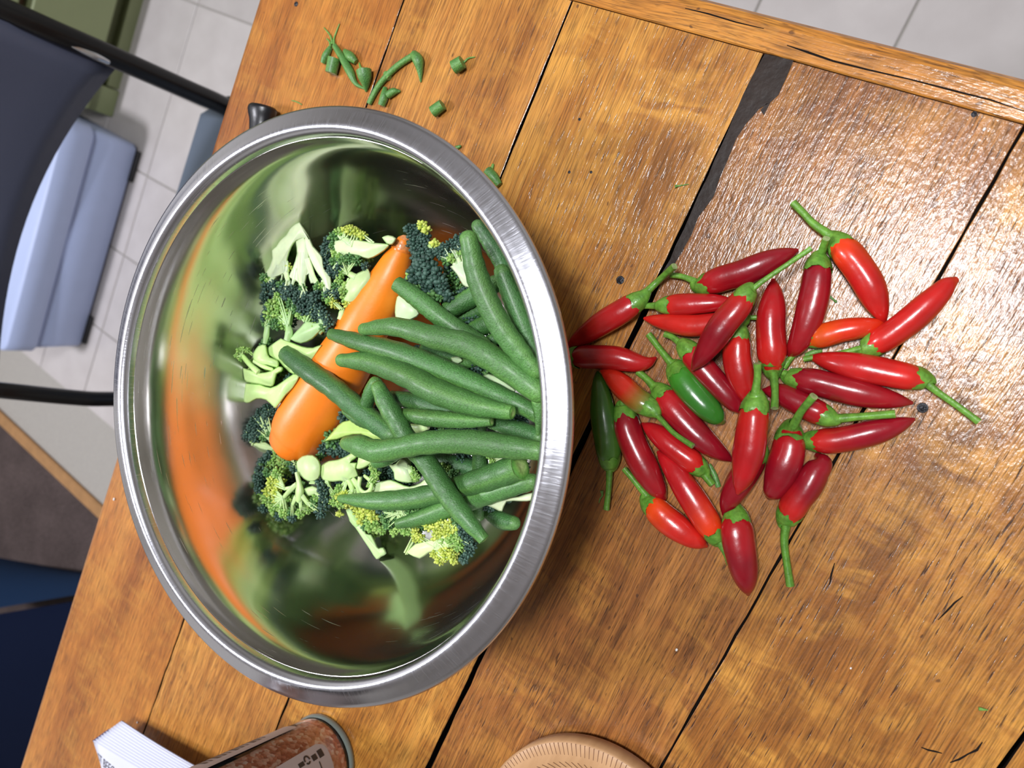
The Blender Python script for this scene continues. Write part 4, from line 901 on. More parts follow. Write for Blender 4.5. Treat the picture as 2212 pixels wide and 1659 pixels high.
def chilli(label, pts, hw, c0, c1, stalk, z=None, zs=None, blunt=False, shw=6, showcal=True, cwide=1.0):
    """pts: from calyx end to tip; stalk: from calyx outwards"""
    tab = BLUNT if blunt else PROF
    n = len(pts); L = [0]
    for i in range(1, n): L.append(L[-1] + math.dist(pts[i], pts[i - 1]))
    T = [l / L[-1] for l in L]
    # resample with the profile
    K = 12
    cp = catmull([(p[0], p[1], t, 0) for p, t in zip(pts, T)], 8)
    ts = [c[2] for c in cp]
    P, rad = [], []
    for k in range(K + 1):
        t = k / K
        px_, py_ = np.interp(t, ts, [c[0] for c in cp]), np.interp(t, ts, [c[1] for c in cp])
        r0 = hw * interp(tab, t)
        if z is None:
            zz = 0.006
            for _ in range(3): zz = msize(hit(px_, py_, zz), hw * interp(tab, t) * .97)
            zz += 0.0002 + 0.0012 * t
        else: zz = z[0] + (z[-1] - z[0]) * t if len(z) == 2 else float(np.interp(t, np.linspace(0, 1, len(z)), z))
        p = hit(px_, py_, zz); P.append(p); rad.append(msize(p, r0))
    rnd = random.Random(label); ph = rnd.uniform(0, 6)
    c = sum(P, Vector()) / len(P); c.z = TZ if z is None else TZ + max(0, min(z) - .007)
    t_ = empty('chilli_pepper', c, label, 'chilli', 'chillies heaped on the table')
    def col(t, a):
        k = min(1, max(0, t * 2.2 + 0.08 * math.sin(a * 2 + ph)))
        return lerp3(c0, c1, k)
    def rm(t, a): return 1 + .022 * math.sin(3 * a + ph + 2 * t) + .018 * math.sin(2 * a + 5 * t + ph) + .014 * math.sin(11 * t + ph)
    mb = MB(); sweep(mb, P, rad, 26, 4, col, 'round', 'round', rmul=rm); mb.build('pod', POD, t_)
    # calyx cap
    d = (P[0] - P[1]).normalized(); R0 = rad[0]
    S = []
    for i, q in enumerate(stalk):
        zz = q[2] if len(q) > 2 else None
        if zz is None:
            base = P[0].z - TZ
            zz = base + ((zs if zs is not None else max(.0028, base * .75)) - base) * (i + 1) / len(stalk)
        S.append(hit(q[0], q[1], zz))
    gcol = lerp3((0.075, 0.23, 0.022), (0.13, 0.33, 0.035), rnd.random()); gtip = lerp3(gcol, (0.20, 0.40, 0.06), .5)
    s0 = S[0]
    sr = msize(s0, shw)
    axis = (s0 - P[0]).normalized()
    cal = [P[0] - d * R0 * .40, P[0] + d * R0 * .28, P[0] + (d * .5 + axis * .5) * R0 * 1.0, P[0] + axis * max(R0 * 1.5, (s0 - P[0]).length * .60)]
    if (s0 - P[0]).length < R0 * 1.6: cal[3] = s0 + axis * R0 * .2
    mb = MB(); nn = 25
    cr = [R0 * 1.10 * cwide, R0 * 1.02 * cwide, R0 * .72, sr * 1.10]
    V = sweep(mb, cal, cr, nn, 5, lambda t, a: lerp3(gcol, gtip, .5 + .5 * math.sin(5 * a + ph)), None, None, rmul=lambda t, a: 1 + (.05 * math.cos(5 * a + ph) + .03 * math.cos(13 * a)) * (1 - t))
    # ragged teeth on the edge of the cap
    for k in range(nn):
        a = 2 * PI * k / nn; s_ = (.5 + .5 * math.cos(5 * a + ph)) ** 2
        mb.v[k] = tuple(Vector(mb.v[k]) - d * R0 * .34 * s_ + d * R0 * .20)
    o = mb.build('calyx', CALYX, t_)
    if len(S) >= 2:
        mb = MB(); SP = [cal[3] - axis * R0 * .3] + [s for s in S if (s - P[0]).length > (cal[3] - P[0]).length * .92]
        if len(SP) < 2: SP = [cal[3] - axis * R0 * .3, S[-1]]
        m_ = len(SP)
        rr = [sr * 1.15] + [sr * (1.0 - .18 * i / max(1, m_ - 1)) for i in range(1, m_)]; rr[-1] = sr * .98
        sweep(mb, SP, rr, 12, 6, lambda t, a: lerp3(gcol, gtip, .4 + .3 * math.sin(4 * a + ph) + .2 * t), 'flat', 'flat', rmul=lambda t, a: 1 + .08 * math.cos(4 * a + ph), capcol=(0.30, 0.40, 0.16))
        mb.build('stalk', CALYX, t_)
    return t_
C = chilli
C('red chilli whose tip tucks under the bowl rim, its stalk up and to the right', [(1374, 652), (1345, 672), (1299, 700), (1255, 730), (1226, 750)], 25, RED, (0.42, .008, .008), [(1398, 630), (1425, 604), (1457, 575, .014)], z=(.0082, .0085, .0075, .005, .004), shw=7.5)
C('dark red chilli with its stalk hidden under the bowl rim, curved tip pointing right', [(1245, 771), (1290, 771), (1330, 773), (1375, 783), (1398, 783), (1415, 774)], 25, DRK, (0.42, .008, .010), [(1228, 778), (1215, 785)], cwide=1.05)
C('dark red chilli at the top of the heap, tip beside the thin long stalk', [(1525, 614), (1565, 600), (1607, 588), (1665, 562), (1721, 541)], 27, RED, DRK, [(1500, 608), (1475, 598), (1449, 594)], shw=7)
C('short bright red chilli with a small dent, stalk pointing left, second from the top left', [(1441, 660), (1490, 657), (1540, 655), (1585, 652)], 22, BRT, RED, [(1420, 660), (1392, 661), (1365, 663)], z=(.0075, .0075, .0072, .0065), shw=7)
C('bright red chilli with its sharp tip to the left, partly under the big slanting chilli', [(1590, 695), (1540, 700), (1490, 704), (1440, 697), (1393, 688)], 23, RED, BRT, [(1602, 688), (1615, 686), (1634, 686)], z=(.0070, .0072, .0072, .0068, .005), shw=5.5)
C('big red chilli slanting on top of three others, long thin stalk to the upper right', [(1608, 642), (1590, 668), (1562, 702), (1530, 750), (1497, 797)], 28, BRT, DRK, [(1628, 622), (1655, 602), (1700, 572), (1753, 536)], z=(.0195, .0210, .0210, .0195, .0165), zs=.020, shw=6)
C('upright bright red chilli in the centre, tip up, forked stalk hanging down', [(1668, 783), (1667, 750), (1665, 700), (1669, 650), (1671, 606)], 30, BRT, RED, [(1671, 810), (1674, 845), (1673, 882)], zs=.018, shw=8)
C('crimson chilli with a thick upright green cap, right of the upright central one', [(1767, 577), (1761, 630), (1748, 685), (1728, 735), (1709, 765)], 29, DRK, (0.34, .006, .012), [(1774, 548), (1785, 515, .012)], blunt=True, shw=8, cwide=1.05)
C('orange-shouldered red chilli at the far upper right with the longest upper stalk', [(1816, 531), (1845, 565), (1875, 610), (1895, 655), (1910, 694)], 31, (0.80, .05, .006), (0.50, .012, .010), [(1793, 508), (1757, 483), (1735, 460), (1713, 438)], shw=8.5)
C('long red chilli pointing to the upper right corner with a hooked blunt tip', [(1886, 745), (1925, 722), (1970, 688), (2014, 648), (2048, 614), (2062, 606)], 28, BRT, (0.50, .012, .010), [(1862, 752), (1825, 761), (1785, 768), (1736, 776)], blunt=True, shw=6.5)
C('small orange chilli with a curved stalk, lying between two longer red ones', [(1757, 731), (1790, 722), (1820, 714), (1865, 707), (1907, 696)], 25, ORG, (0.66, .03, .008), [(1738, 744), (1715, 765), (1693, 794)], shw=7)
C('long red chilli with its long stalk running to the lower right, tip at left', [(1981, 818), (1950, 812), (1890, 800), (1810, 784), (1751, 771)], 29, BRT, (0.48, .010, .010), [(2005, 830), (2030, 850), (2070, 878), (2114, 911)], shw=8)
C('dark crimson chilli directly below the long-stalked red one, sharp tip to the right', [(1723, 818), (1765, 826), (1830, 843), (1900, 858), (1968, 870)], 28, DRK, (0.30, .006, .012), [(1702, 810), (1692, 806)], shw=8)
C('dark red chilli with a long straight stalk pointing right, tip under the hanging stalk', [(1782, 898), (1750, 883), (1715, 864), (1680, 848), (1650, 843)], 26, RED, DRK, [(1812, 905), (1860, 900), (1934, 894)], z=(.0078, .0072, .0065, .0058, .0045), zs=.010, shw=8.5)
C('red chilli pointing right at the lower right edge of the heap, tiny cap at left', [(1761, 952), (1800, 952), (1850, 943), (1915, 926), (1973, 906)], 27, BRT, DRK, [(1744, 952), (1733, 953)], shw=9)
C('plump dark red chilli with a thick ruffled cap and stubby stalk leaning over its neighbour', [(1706, 947), (1702, 980), (1690, 1015), (1677, 1048), (1664, 1070)], 33, RED, DRK, [(1714, 918), (1732, 887), (1758, 856)], blunt=True, zs=.021, shw=9.5, cwide=1.05)
C('red chilli with a narrow bent tip at the top and a long stalk hanging down', [(1705, 1110), (1722, 1080), (1742, 1055), (1762, 1020), (1776, 1000), (1768, 986)], 29, BRT, DRK, [(1698, 1132), (1694, 1170), (1700, 1220), (1707, 1266)], blunt=True, shw=8.5)
C('bright red chilli standing tip down on top of two others, lower centre', [(1631, 880), (1624, 930), (1618, 975), (1607, 1025), (1594, 1064)], 32, BRT, RED, [(1631, 850), (1636, 815), (1636, 785)], z=(.0185, .0190, .0190, .0175, .015), zs=.024, shw=9, cwide=1.05)
C('crimson chilli mostly hidden under the bright red one, only its lower flank showing', [(1634, 985), (1612, 1020), (1590, 1055), (1574, 1085), (1564, 1111)], 27, DRK, DRK, [(1645, 965), (1652, 915), (1656, 865)], z=(.0070, .0068, .0065, .0058, .0045), shw=7)
C('dark red chilli with its cap up left, lying parallel below the green one', [(1433, 855), (1465, 893), (1500, 932), (1540, 968), (1580, 994)], 28, RED, DRK, [(1412, 835), (1395, 817), (1378, 803)], shw=8)
C('dark green glossy chilli with a long stalk, in the middle left of the heap', [(1467, 807), (1487, 835), (1512, 865), (1538, 892), (1558, 909)], 29, GRN, (0.035, 0.19, 0.02), [(1450, 785), (1426, 755), (1401, 722)], blunt=True, shw=7.5)
C('crimson chilli running down right from under the big slanting chilli', [(1487, 758), (1515, 790), (1548, 828), (1578, 862), (1601, 889)], 25, RED, DRK, [(1470, 742), (1452, 728), (1436, 722)], z=(.0075, .0078, .0075, .0068, .005), blunt=True, shw=7)
C('red chilli with its cap at the top, squeezed between the slanting and the upright ones', [(1594, 728), (1592, 770), (1600, 810), (1612, 845), (1625, 878)], 28, BRT, (0.48, .010, .010), [(1597, 705), (1595, 690)], z=(.0080, .0085, .0080, .0070, .005), shw=9)
C('green-shouldered chilli turning orange red towards its tip, stalk lying over its neighbour', [(1402, 880), (1375, 862), (1348, 838), (1322, 815), (1300, 801)], 25, OLV, (0.55, .02, .008), [(1425, 903), (1455, 935), (1497, 964)], z=(.0105, .0085, .0072, .0062, .0045), zs=.019, shw=6)
C('long dull green chilli next to the bowl, stalk hanging down', [(1316, 990), (1312, 950), (1303, 895), (1298, 850), (1291, 806)], 27, (0.055, 0.16, 0.018), (0.05, 0.17, 0.02), [(1317, 1015), (1315, 1055), (1310, 1101)], shw=7)
C('dark crimson blunt chilli with a short upright cap, right of the dull green one', [(1350, 902), (1360, 940), (1382, 990), (1410, 1040), (1432, 1074)], 29, DRK, (0.32, .006, .012), [(1347, 880), (1345, 867)], blunt=True, shw=8)
C('bright red chilli with its tip up left and ragged cap down right', [(1507, 1007), (1480, 985), (1450, 962), (1418, 936), (1389, 916)], 25, BRT, RED, [(1524, 1027), (1539, 1047)], shw=8)
C('long glossy red chilli with an orange shoulder, lower left, cap at its bottom end', [(1541, 1150), (1520, 1115), (1490, 1068), (1455, 1015), (1423, 977)], 28, (0.80, .05, .006), RED, [(1555, 1172), (1568, 1195), (1577, 1218)], shw=8)
C('orange-red chilli at the lower left edge with a thin stalk pointing up left', [(1410, 1092), (1435, 1117), (1462, 1138), (1495, 1162), (1525, 1179)], 28, (0.84, .075, .006), BRT, [(1396, 1070), (1376, 1046), (1348, 1012)], shw=6.5)
C('lowest red chilli in the heap, cap up and blunt tip down', [(1590, 1126), (1594, 1165), (1602, 1210), (1610, 1252), (1616, 1282)], 33, RED, DRK, [(1580, 1104), (1574, 1096)], shw=8)

# =================================================================== TRIMMINGS ON THE TABLE
def scrap(label, name, shapes, cat='scrap', group='bean trimmings on the table', tone=0.0):
    """shapes: list of (points, half widths, part name or None, tone)"""
    root = None
    c = hit(*shapes[0][0][0][:2])
    for (pts, hws, part, tn) in shapes:
        P = []
        for q, h in zip(pts, hws):
            zz = q[2] if len(q) > 2 else None
            p = hit(q[0], q[1], 0); r_ = msize(p, h)
            if zz is None: zz = r_ * .95 + .0001
            P.append(hit(q[0], q[1], zz))
        rad = [msize(p, h) for p, h in zip(P, hws)]
        mb = MB(); base = lerp3(BG, BGL, tn) if tn >= 0 else lerp3(BG, BGD, -tn)
        sweep(mb, P, rad, 12, 5, lambda t, a: lerp3(base, BGL, .25 + .25 * math.sin(3 * a)), 'flat', 'flat' if hws[-1] > 4 else 'round', capcol=(0.14, 0.30, 0.07))
        if root is None:
            root = mb.build(name, BEAN, origin=c); tag(root, label, cat, group)
        else:
            mb.build(part or 'piece', BEAN, root)
    return root
scrap('long curved bean tip with pale tendrils at its upper end, top of the table', 'bean_tip', [([(723, 99), (741, 128), (756, 155), (768, 180), (788, 192)], [6, 8, 9, 5, 2], None, 0), ([(722, 98), (722, 82), (733, 52)], [3, 2, 1.2], 'tendril', .8), ([(718, 96), (714, 78), (700, 60)], [3, 2, 1.2], 'tendril', .6)])
scrap('small folded bean end left of the long curved tip', 'bean_tip', [([(714, 102), (704, 120), (698, 136)], [5, 8, 6], None, -.1), ([(714, 102), (712, 90), (706, 84)], [3, 2, 1.5], 'tendril', .6)])
scrap('stubby cylindrical bean end below the folded one', 'bean_end', [([(722, 126), (715, 158)], [14, 13], None, 0)])
scrap('oval bean piece to the right of the long curved tip', 'bean_end', [([(745, 110), (757, 122), (769, 134)], [5, 10, 6], None, .05)])
scrap('capped bean end narrowing to a point, right of the curved tip', 'bean_end', [([(786, 152), (788, 166), (790, 182), (791, 196)], [17, 15, 9, 3], None, -.1), ([(785, 154), (779, 146), (776, 136)], [5, 3, 1.5], 'tendril', .8)])
scrap('long bean stalk with a node, its bent tip at the right, touching the bowl rim', 'bean_stalk', [([(797, 224), (815, 190), (836, 164), (862, 140), (894, 119)], [6, 6.5, 7, 7, 7], None, .1), ([(833, 158), (841, 169)], [6, 6], 'node', .5), ([(894, 117), (903, 130), (907, 152), (909, 176)], [9, 12, 7, 2], 'tip', -.1)])
scrap('two-lobed bean scrap beside the rim under the long stalk', 'bean_scrap', [([(832, 190), (830, 208), (824, 228)], [5, 9, 8], None, 0), ([(838, 206), (850, 198), (863, 197)], [8, 8, 3], 'lobe', -.1)])
scrap('stubby bean end with a thin tendril, alone right of the stalk', 'bean_end', [([(980, 146), (999, 134)], [15, 14], None, 0), ([(1003, 134), (1012, 126), (1026, 123)], [2.5, 2, 1], 'tendril', .7)])
scrap('short tube of bean lying between the rim and the alone-standing end', 'bean_end', [([(935, 242), (956, 226)], [13, 12], None, 0)])
scrap('hollow bean end slice by the rim at the plank joint', 'bean_end', [([(1052, 372), (1066, 384), (1078, 400)], [14, 12, 8], None, -.1), ([(1062, 366), (1065, 356)], [4, 3], 'nub', .9)])
scrap('tiny bean shred peeping over the rim edge', 'bean_shred', [([(985, 320), (994, 316)], [5, 3], None, 0)])
scrap('fine green thread sticking out behind the left rim', 'bean_shred', [([(630, 217), (641, 220), (652, 226)], [1, 1.2, 1], None, .4)])
scrap('small green bud on a thread beside the black split', 'flower_bud', [([(1458, 403), (1468, 401), (1487, 398)], [4, 1.6, 1], None, .5)], group='tiny green buds on the table')
scrap('small curled bud near the stalk of the dull green chilli', 'flower_bud', [([(1300, 1060), (1301, 1070), (1296, 1078), (1294, 1086)], [4, 2, 1.5, 1], None, .7)], group='tiny green buds on the table')
scrap('pale green seed-like bud alone near the lower right corner', 'flower_bud', [([(2114, 1531), (2122, 1532), (2134, 1534)], [4, 3, 1], None, .9)], group='tiny green buds on the table')
scrap('scrap of green leaf between crimson and orange chillies', 'leaf_scrap', [([(1792, 640), (1799, 646), (1806, 652)], [3, 2, 3], None, .2)], group='tiny green buds on the table')
scrap('translucent pale green sliver under the tip of the long-stalked chilli', 'leaf_scrap', [([(1740, 768), (1756, 762), (1773, 758)], [5, 6, 4], None, .8)], group='tiny green buds on the table')
scrap('loose green stalk lying beside the ragged cap in the lower heap', 'chilli_stalk', [([(1531, 1003), (1543, 1025), (1552, 1052)], [5, 6, 6], None, .1)], group='tiny green buds on the table')

# =================================================================== BLACK HANDLE
def handle():
    m = plain('black_plastic', (0.006, 0.007, 0.010), 0.35, nscale=300, nstr=0.1)
    c = hit(558, 250, .012)
    t = empty('kitchen_knife', (c.x - .03, c.y, TZ), 'black plastic handle end of a utensil behind the bowl rim', 'utensil')
    mb = MB()
    z = .0125
    P = [hit(558, 225, z), hit(557, 231, z), hit(556, 241, z), hit(554, 258, z), hit(550, 285, z), hit(540, 330, z), hit(528, 370, z)]
    rad = [msize(p, h) for p, h in zip(P, (30, 35, 34, 29, 26, 24, 20))]
    P = [Vector((p.x, p.y, TZ + rad[1] * .79)) for p in P]
    sweep(mb, P, rad, 24, 6, (1, 1, 1), 'flat', 'round', squash=.78)
    mb.build('handle', m, t)
    mb = MB(); a = P[-1]; d = (P[-1] - P[-2]).normalized()
    q = a + d * .10; mb.box(min(a.x, q.x), max(a.x, q.x), a.y - .012, a.y + .010, TZ + .006, TZ + .008)
    mb.build('blade', plain('knife_steel', (.6, .6, .6), .2, metal=1.0), t, smooth=False)
handle()

# =================================================================== SALT JAR
def jar():
    c = (-0.3615, 0.1775, TZ); r = 0.0247
    t = empty('salt_jar', c, 'clear jar of pink rock salt with white labels beside the bowl', 'jar')
    g, nd, lk, b = newmat('clear_plastic'); setp(b, Base_Color=(.95, .97, .96, 1), Roughness=.03, Transmission_Weight=1.0, IOR=1.03, Coat_Weight=1.0, Coat_Roughness=.08)
    mb = MB(); h = .16; TP = 4.2
    def W(z): return 1 + TP * z
    lathe(mb, [(0, .0), (r * .86, .0), (r * .97, .002), (r, .006), (r * W(.012), .012), (r * .985 * W(.014), .014), (r * .985 * W(h), h), (r * .972 * W(h), h), (r * .972 * W(.014), .014), (r * .93, .0060), (0, .0045)], c, 64)
    mb.build('wall', g, t)
    s, nd, lk, b = newmat('pink_salt')
    tc = N(nd, 'TexCoord').outputs['Object']
    v = N(nd, 'TexVoronoi'); v.inputs['Scale'].default_value = 420; lk.new(tc, v.inputs['Vector'])
    sp = N(nd, 'SeparateColor'); lk.new(v.outputs['Color'], sp.inputs[0])
    cc = ramp(nd, lk, sp.outputs[0], [(0.0, (0.36, 0.09, 0.05)), (0.35, (0.58, 0.20, 0.12)), (0.7, (0.74, 0.36, 0.26)), (1.0, (0.90, 0.72, 0.64))])
    lk.new(cc, b.inputs['Base Color']); setp(b, Roughness=.35, Coat_Weight=.4); bump(nd, lk, v.outputs['Distance'], b, .8, .0015)
    mb = MB(); rnd = random.Random(5); rings = []
    for i in range(40):
        z = .0066 + .127 * i / 39; rings.append(z)
    n = 72; V = []
    for z in rings:
        for k in range(n):
            a = 2 * PI * k / n; q = r * W(z) * (.960 if i > 2 else (.90, .935, .950)[i]) + rnd.uniform(-.0004, .0002); V.append((c[0] + q * math.cos(a), c[1] + q * math.sin(a), c[2] + z))
    fs = [(i * n + k, i * n + (k + 1) % n, (i + 1) * n + (k + 1) % n, (i + 1) * n + k) for i in range(39) for k in range(n)] + [tuple(range(n))[::-1], tuple(39 * n + k for k in range(n))]
    mb.add(V, fs); o = mb.build('salt', s, t); o['kind'] = 'stuff'
    # base ring
    mb = MB(); lathe(mb, [(r * .95, .0), (r * 1.035, .0005), (r * 1.05, .002), (r * 1.04, .0035), (r * 1.00, .0045)], c, 64)
    tag(mb.build('base_ring', plain('grey_green_base', (.16, .19, .17), .25, coat=.5), t), 'grey green base ring')
    # labels
    lab = plain('label_paper', (.40, .37, .38), .5)
    ink = plain('label_ink', (.02, .02, .022), .5)
    rl = r * 1.004
    def patch(mb, a0, a1, z0, z1, rad, rc=0.0, n_=20):
        V = []; m_ = 8
        for i in range(n_ + 1):
            a = a0 + (a1 - a0) * i / n_
            w_ = min(i, n_ - i) / n_ * abs(a1 - a0) * rad
            dz = rc - math.sqrt(max(0, rc * rc - (rc - w_) ** 2)) if w_ < rc else 0
            for j in range(2):
                z = (z0 + dz) if j == 0 else z1
                V.append((c[0] + rad * W(z) * math.cos(a), c[1] + rad * W(z) * math.sin(a), c[2] + z))
        mb.add(V, [(2 * i, 2 * i + 2, 2 * i + 3, 2 * i + 1) for i in range(n_)])
    def jp(px, py):       # angle and height on the jar wall for a spot of the photograph
        d = ray(px, py); o_ = CAM; zc = .03
        for _ in range(12):
            q_ = rl * W(zc)
            A = d[0] ** 2 + d[1] ** 2; dx, dy = o_[0] - c[0], o_[1] - c[1]; Bq = 2 * (dx * d[0] + dy * d[1]); Cq = dx * dx + dy * dy - q_ * q_
            disc = max(Bq * Bq - 4 * A * Cq, 0); tt = (-Bq - math.sqrt(disc)) / (2 * A)
            p = o_ + d * tt; zc = .5 * zc + .5 * max(0, min(.15, p[2] - c[2]))
        return math.atan2(p[1] - c[1], p[0] - c[0]), zc
    a1, z1 = jp(706, 1612); a2, z2 = jp(690, 1602)
    # right-hand label with rounded corner
    aR, zR = jp(694, 1602)
    mb = MB(); patch(mb, aR - 1.5, aR + .02, zR - .001, .15, rl, .006); o = mb.build('front_label', lab, t); tag(o, 'pale grey label with printed symbols')
    m2 = MB()
    def sym(px, py, w_, h_, ring=False):
        a, z = jp(px, py)
        if not ring: patch(m2, a - w_ / rl / 2, a + w_ / rl / 2, z - h_ / 2, z + h_ / 2, rl * 1.004, 0, 4); return
        V = []; nn = 14
        for k in range(nn):
            for q in (w_ * .5, w_ * .30):
                th = 2 * PI * k / nn; aa = a + q * math.cos(th) / rl; zq = z + q * math.sin(th); V.append((c[0] + rl * W(zq) * 1.006 * math.cos(aa), c[1] + rl * W(zq) * 1.006 * math.sin(aa), c[2] + zq))
        f = [(2 * k, 2 * ((k + 1) % nn), 2 * ((k + 1) % nn) + 1, 2 * k + 1) for k in range(nn) if k % 5 != 4]
        m2.add(V, f)
    sym(692, 1627, .0042, .0042); sym(679, 1636, .0030, .0040)
    sym(663, 1642, .0048, .0048, True); sym(651, 1652, .0022, .0044)
    sym(694, 1657, .006, .0008)
    tag(m2.build('recycling_marks', ink, o), 'black recycling symbols')
    # left label with bar code
    aL, zL = jp(640, 1570)
    mb = MB(); patch(mb, aL - .02, aL + .75, zL, .15, rl, 0); o = mb.build('side_label', lab, t); tag(o, 'pale grey label with a bar code')
    m3 = MB()
    zz = jp(598, 1598)[1]
    for i in range(11):
        wd = (0.0013, 0.0022, 0.0030)[(i * 7) % 3]
        patch(m3, aL + .16, aL + .62, zz, zz + wd, rl * 1.004, 0, 8); zz += wd + (0.0018, .0026, .0014)[(i * 5) % 3]
    tag(m3.build('bar_code', ink, o), 'black bar code stripes')
    mb = MB(); lathe(mb, [(0, .16), (r * W(.16), .16), (r * W(.16) * 1.02, .162), (r * W(.16) * 1.02, .19), (r * 1.6, .195), (0, .195)], c, 48); tag(mb.build('cap', plain('black_cap', (.01, .01, .01), .4), t), 'black cap')
jar()

# =================================================================== PACKET
def packet():
    film = plain('white_film', (.60, .62, .74), .38, coat=.3, nscale=60, nstr=.15)
    c = hit(300, 1620)
    t = empty('food_packet', c, 'white plastic packet with a ridged crimped seal at the lower left of the table', 'packet')
    # corners of the crimped strip: A far left, B far right, and the near continuation
    A, Bq = hit(201, 1601, .020), hit(262, 1557, .014)
    A2, B2 = hit(420, 1725, .030), hit(432, 1661, .020)
    # strip between A-B (short end) and A2-B2, ridges run along its length
    mb = MB(); nu, nv = 66, 12; V = []
    for s in (0, 1):
        for i in range(nu + 1):
            u = i / nu
            for j in range(nv + 1):
                v = j / nv
                p = (A * (1 - v) + A2 * v) * (1 - u) + (Bq * (1 - v) + B2 * v) * u
                h_ = 0.00055 * math.sin(u * 2 * PI * 11) + .0010 * math.sin(v * 3)
                V.append(p + Vector((0, 0, h_ - (.0006 if s else 0))))
    g = lambda s, i, j: s * (nu + 1) * (nv + 1) + i * (nv + 1) + j
    fs = []
    for i in range(nu):
        for j in range(nv):
            fs += [(g(0, i, j), g(0, i + 1, j), g(0, i + 1, j + 1), g(0, i, j + 1)), (g(1, i, j), g(1, i, j + 1), g(1, i + 1, j + 1), g(1, i + 1, j))]
    for i in range(nu): fs += [(g(0, i, 0), g(1, i, 0), g(1, i + 1, 0), g(0, i + 1, 0)), (g(0, i, nv), g(0, i + 1, nv), g(1, i + 1, nv), g(1, i, nv))]
    mb.add(V, fs); mb.build('crimped_seal', film, t)
    # pouch body, swelling away from the seal
    D0, D1_ = hit(240, 1720, .030), hit(330, 1850, .035)
    mb = MB(); V = []; nu, nv = 16, 16
    for s in (0, 1):
        for i in range(nu + 1):
            u = i / nu
            for j in range(nv + 1):
                v = j / nv
                p = (A * (1 - v) + A2 * v) * (1 - u) + (D0 * (1 - v) + D1_ * v) * u
                sw = math.sin(min(u * 1.3, 1) * PI / 2) * (1 - abs(2 * v - 1) ** 3)
                zz = p.z + .010 * sw if s == 0 else max(TZ + .0006, p.z - .002 - .03 * sw)
                if s == 1: zz = min(zz, p.z - .0005)
                V.append(Vector((p.x, p.y, zz)))
    g = lambda s, i, j: s * (nu + 1) * (nv + 1) + i * (nv + 1) + j
    fs = []
    for i in range(nu):
        for j in range(nv):
            fs += [(g(0, i, j), g(0, i, j + 1), g(0, i + 1, j + 1), g(0, i + 1, j)), (g(1, i, j), g(1, i + 1, j), g(1, i + 1, j + 1), g(1, i, j + 1))]
        fs += [(g(0, i, 0), g(0, i + 1, 0), g(1, i + 1, 0), g(1, i, 0)), (g(0, i, nv), g(1, i, nv), g(1, i + 1, nv), g(0, i + 1, nv))]
    for j in range(nv): fs += [(g(0, nu, j), g(0, nu, j + 1), g(1, nu, j + 1), g(1, nu, j))]
    mb.add(V, fs); mb.build('pouch', film, t)
    # purple edge line of the seal
    mb = MB(); sweep(mb, [A + Vector((0, 0, -.0004)), A * .45 + Bq * .55 + Vector((0, 0, -.0004))], [.0007, .0007], 6, 3)
    tag(mb.build('printed_edge', plain('purple_ink', (.03, .015, .08), .5), t), 'dark purple edge')
    # printed words, wrapped onto the film
    cu_ = bpy.data.curves.new('printed_words', 'FONT'); cu_.body = 'ST BEFORE'; cu_.size = .0088; cu_.resolution_u = 3
    o = bpy.data.objects.new('printed_words', cu_); COL.objects.link(o)
    bpy.context.view_layer.update()
    me0 = bpy.data.meshes.new_from_object(o.evaluated_get(bpy.context.evaluated_depsgraph_get())); bpy.data.objects.remove(o)
    Lv, Lu = (A2 - A).length, (D0 - A).length
    def surf(u, v):
        p = (A * (1 - v) + A2 * v) * (1 - u) + (D0 * (1 - v) + D1_ * v) * u
        sw = math.sin(min(u * 1.3, 1) * PI / 2) * (1 - abs(2 * v - 1) ** 3)
        return Vector((p.x, p.y, p.z + .010 * sw + .0004))
    mb = MB(); V = []
    for vv_ in me0.vertices:
        V.append(surf(.30 - vv_.co.y / Lu, .03 + vv_.co.x / Lv))
    mb.add(V, [tuple(p.vertices) for p in me0.polygons]); bpy.data.meshes.remove(me0)
    tag(mb.build('printed_words', plain('grey_ink', (.09, .09, .11), .5), t, smooth=False), 'black printed words')
packet()

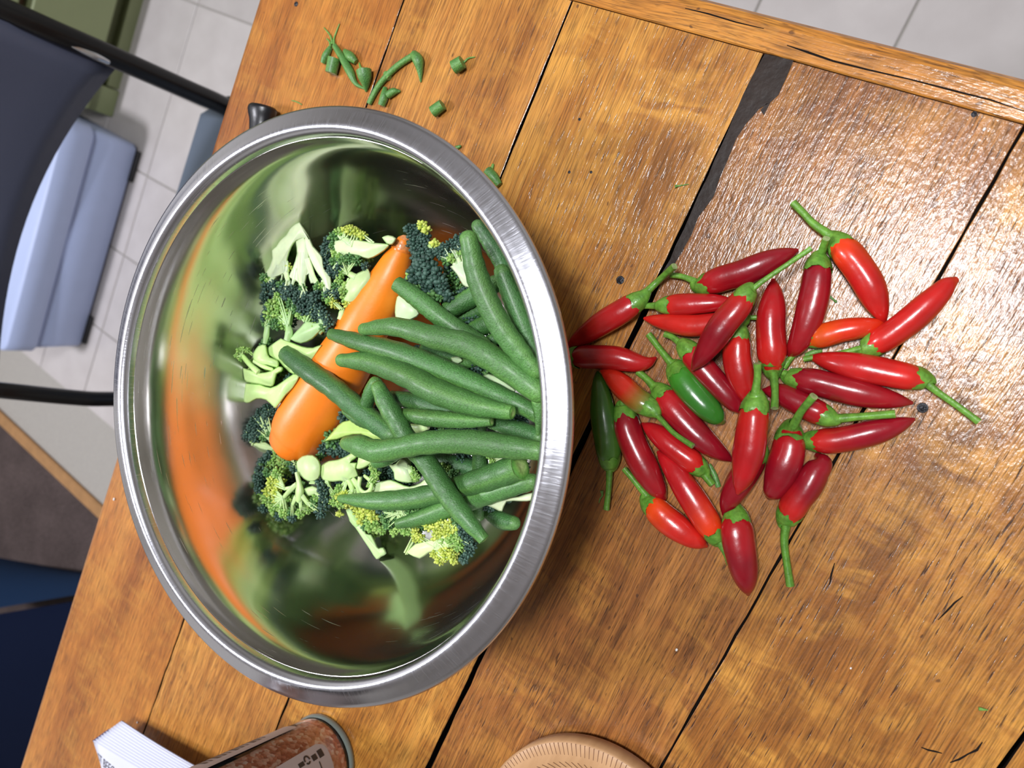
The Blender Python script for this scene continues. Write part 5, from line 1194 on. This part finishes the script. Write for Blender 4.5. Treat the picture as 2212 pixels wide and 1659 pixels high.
# =================================================================== ROUND WOODEN BOARD
def board():
    m, nd, lk, b = newmat('pale_turned_wood')
    tc = N(nd, 'TexCoord').outputs['Object']
    cc = ramp(nd, lk, noise(nd, lk, tc, 1.0, 3.0, map_scale=(30, 260, 30)), [(.3, (.42, .235, .11)), (.7, (.50, .29, .145))])
    lk.new(cc, b.inputs['Base Color']); setp(b, Roughness=.45)
    cx, cy, r, h = -0.2805, 0.0093, 0.0606, 0.0150
    t = empty('round_board', (cx, cy, TZ), 'pale round wooden board with a notched edge at the bottom of the photo', 'board')
    mb = MB(); lathe(mb, [(0, .0135), (.046, .0135), (.050, h), (r - .0015, h), (r, h - .001), (r - .001, .004), (r - .004, .0), (0, 0)], (cx, cy, TZ), 128)
    mb.build('disc', m, t)
    dk = plain('scorched_line', (.14, .055, .025), .6); mb = MB(); rnd = random.Random(9)
    for k in range(150):
        a = 2 * PI * k / 150; L_ = .0045 + .0015 * math.sin(a * 3)
        r0, r1 = r - .0012 - L_, r - .0010; w_ = .00018
        ca, sa = math.cos(a), math.sin(a)
        V = []
        for rr, ww in ((r0, w_ * .6), (r1, w_)):
            for sgn in (-1, 1):
                V.append((cx + rr * ca - sgn * ww * sa, cy + rr * sa + sgn * ww * ca, TZ + h + .0001))
        mb.add(V, [(0, 1, 3, 2)])
    for k in range(90):
        a = 2 * PI * k / 90 + .02; r0, r1 = .0468, .0500
        V = []
        for rr, aa in ((r0, a - .03), (r1, a + .03)):
            for sgn in (-1, 1): V.append((cx + rr * math.cos(aa) - sgn * .0002 * math.sin(aa), cy + rr * math.sin(aa) + sgn * .0002 * math.cos(aa), TZ + (.0140 if rr == r0 else h) + .0002))
        mb.add(V, [(0, 1, 3, 2)])
    o = mb.build('notches', dk, t, smooth=False); o['kind'] = 'stuff'
board()

# crumbs: tiny white grains of salt on the table
def crumbs():
    for i, (px, py, h_) in enumerate(((1462, 1403, 4), (1838, 1443, 3), (2126, 280, 5), (248, 1078, 4), (298, 1560, 3), (1357, 437, 2.5))):
        lab = ['white salt crumb on the wide plank below the heap', 'white sliver on the pored plank at the lower right', 'white crumb near the nail by the end strip', 'white crumb at the left table edge beside the bowl', 'white crumb beside the packet seal', 'white crumb on the golden plank right of the bowl'][i]
        p = hit(px, py, 0); r_ = msize(p, h_); mb = MB()
        mb.add([p + Vector((v[0] * r_, v[1] * r_ * .7, r_ * .5 + v[2] * r_ * .45)) for v in ICO_V], ICO_F)
        tag(mb.build('salt_crumb', plain('crumb', (.7, .66, .62), .5), origin=p, smooth=False), lab, 'crumb', 'white crumbs on the table')
crumbs()
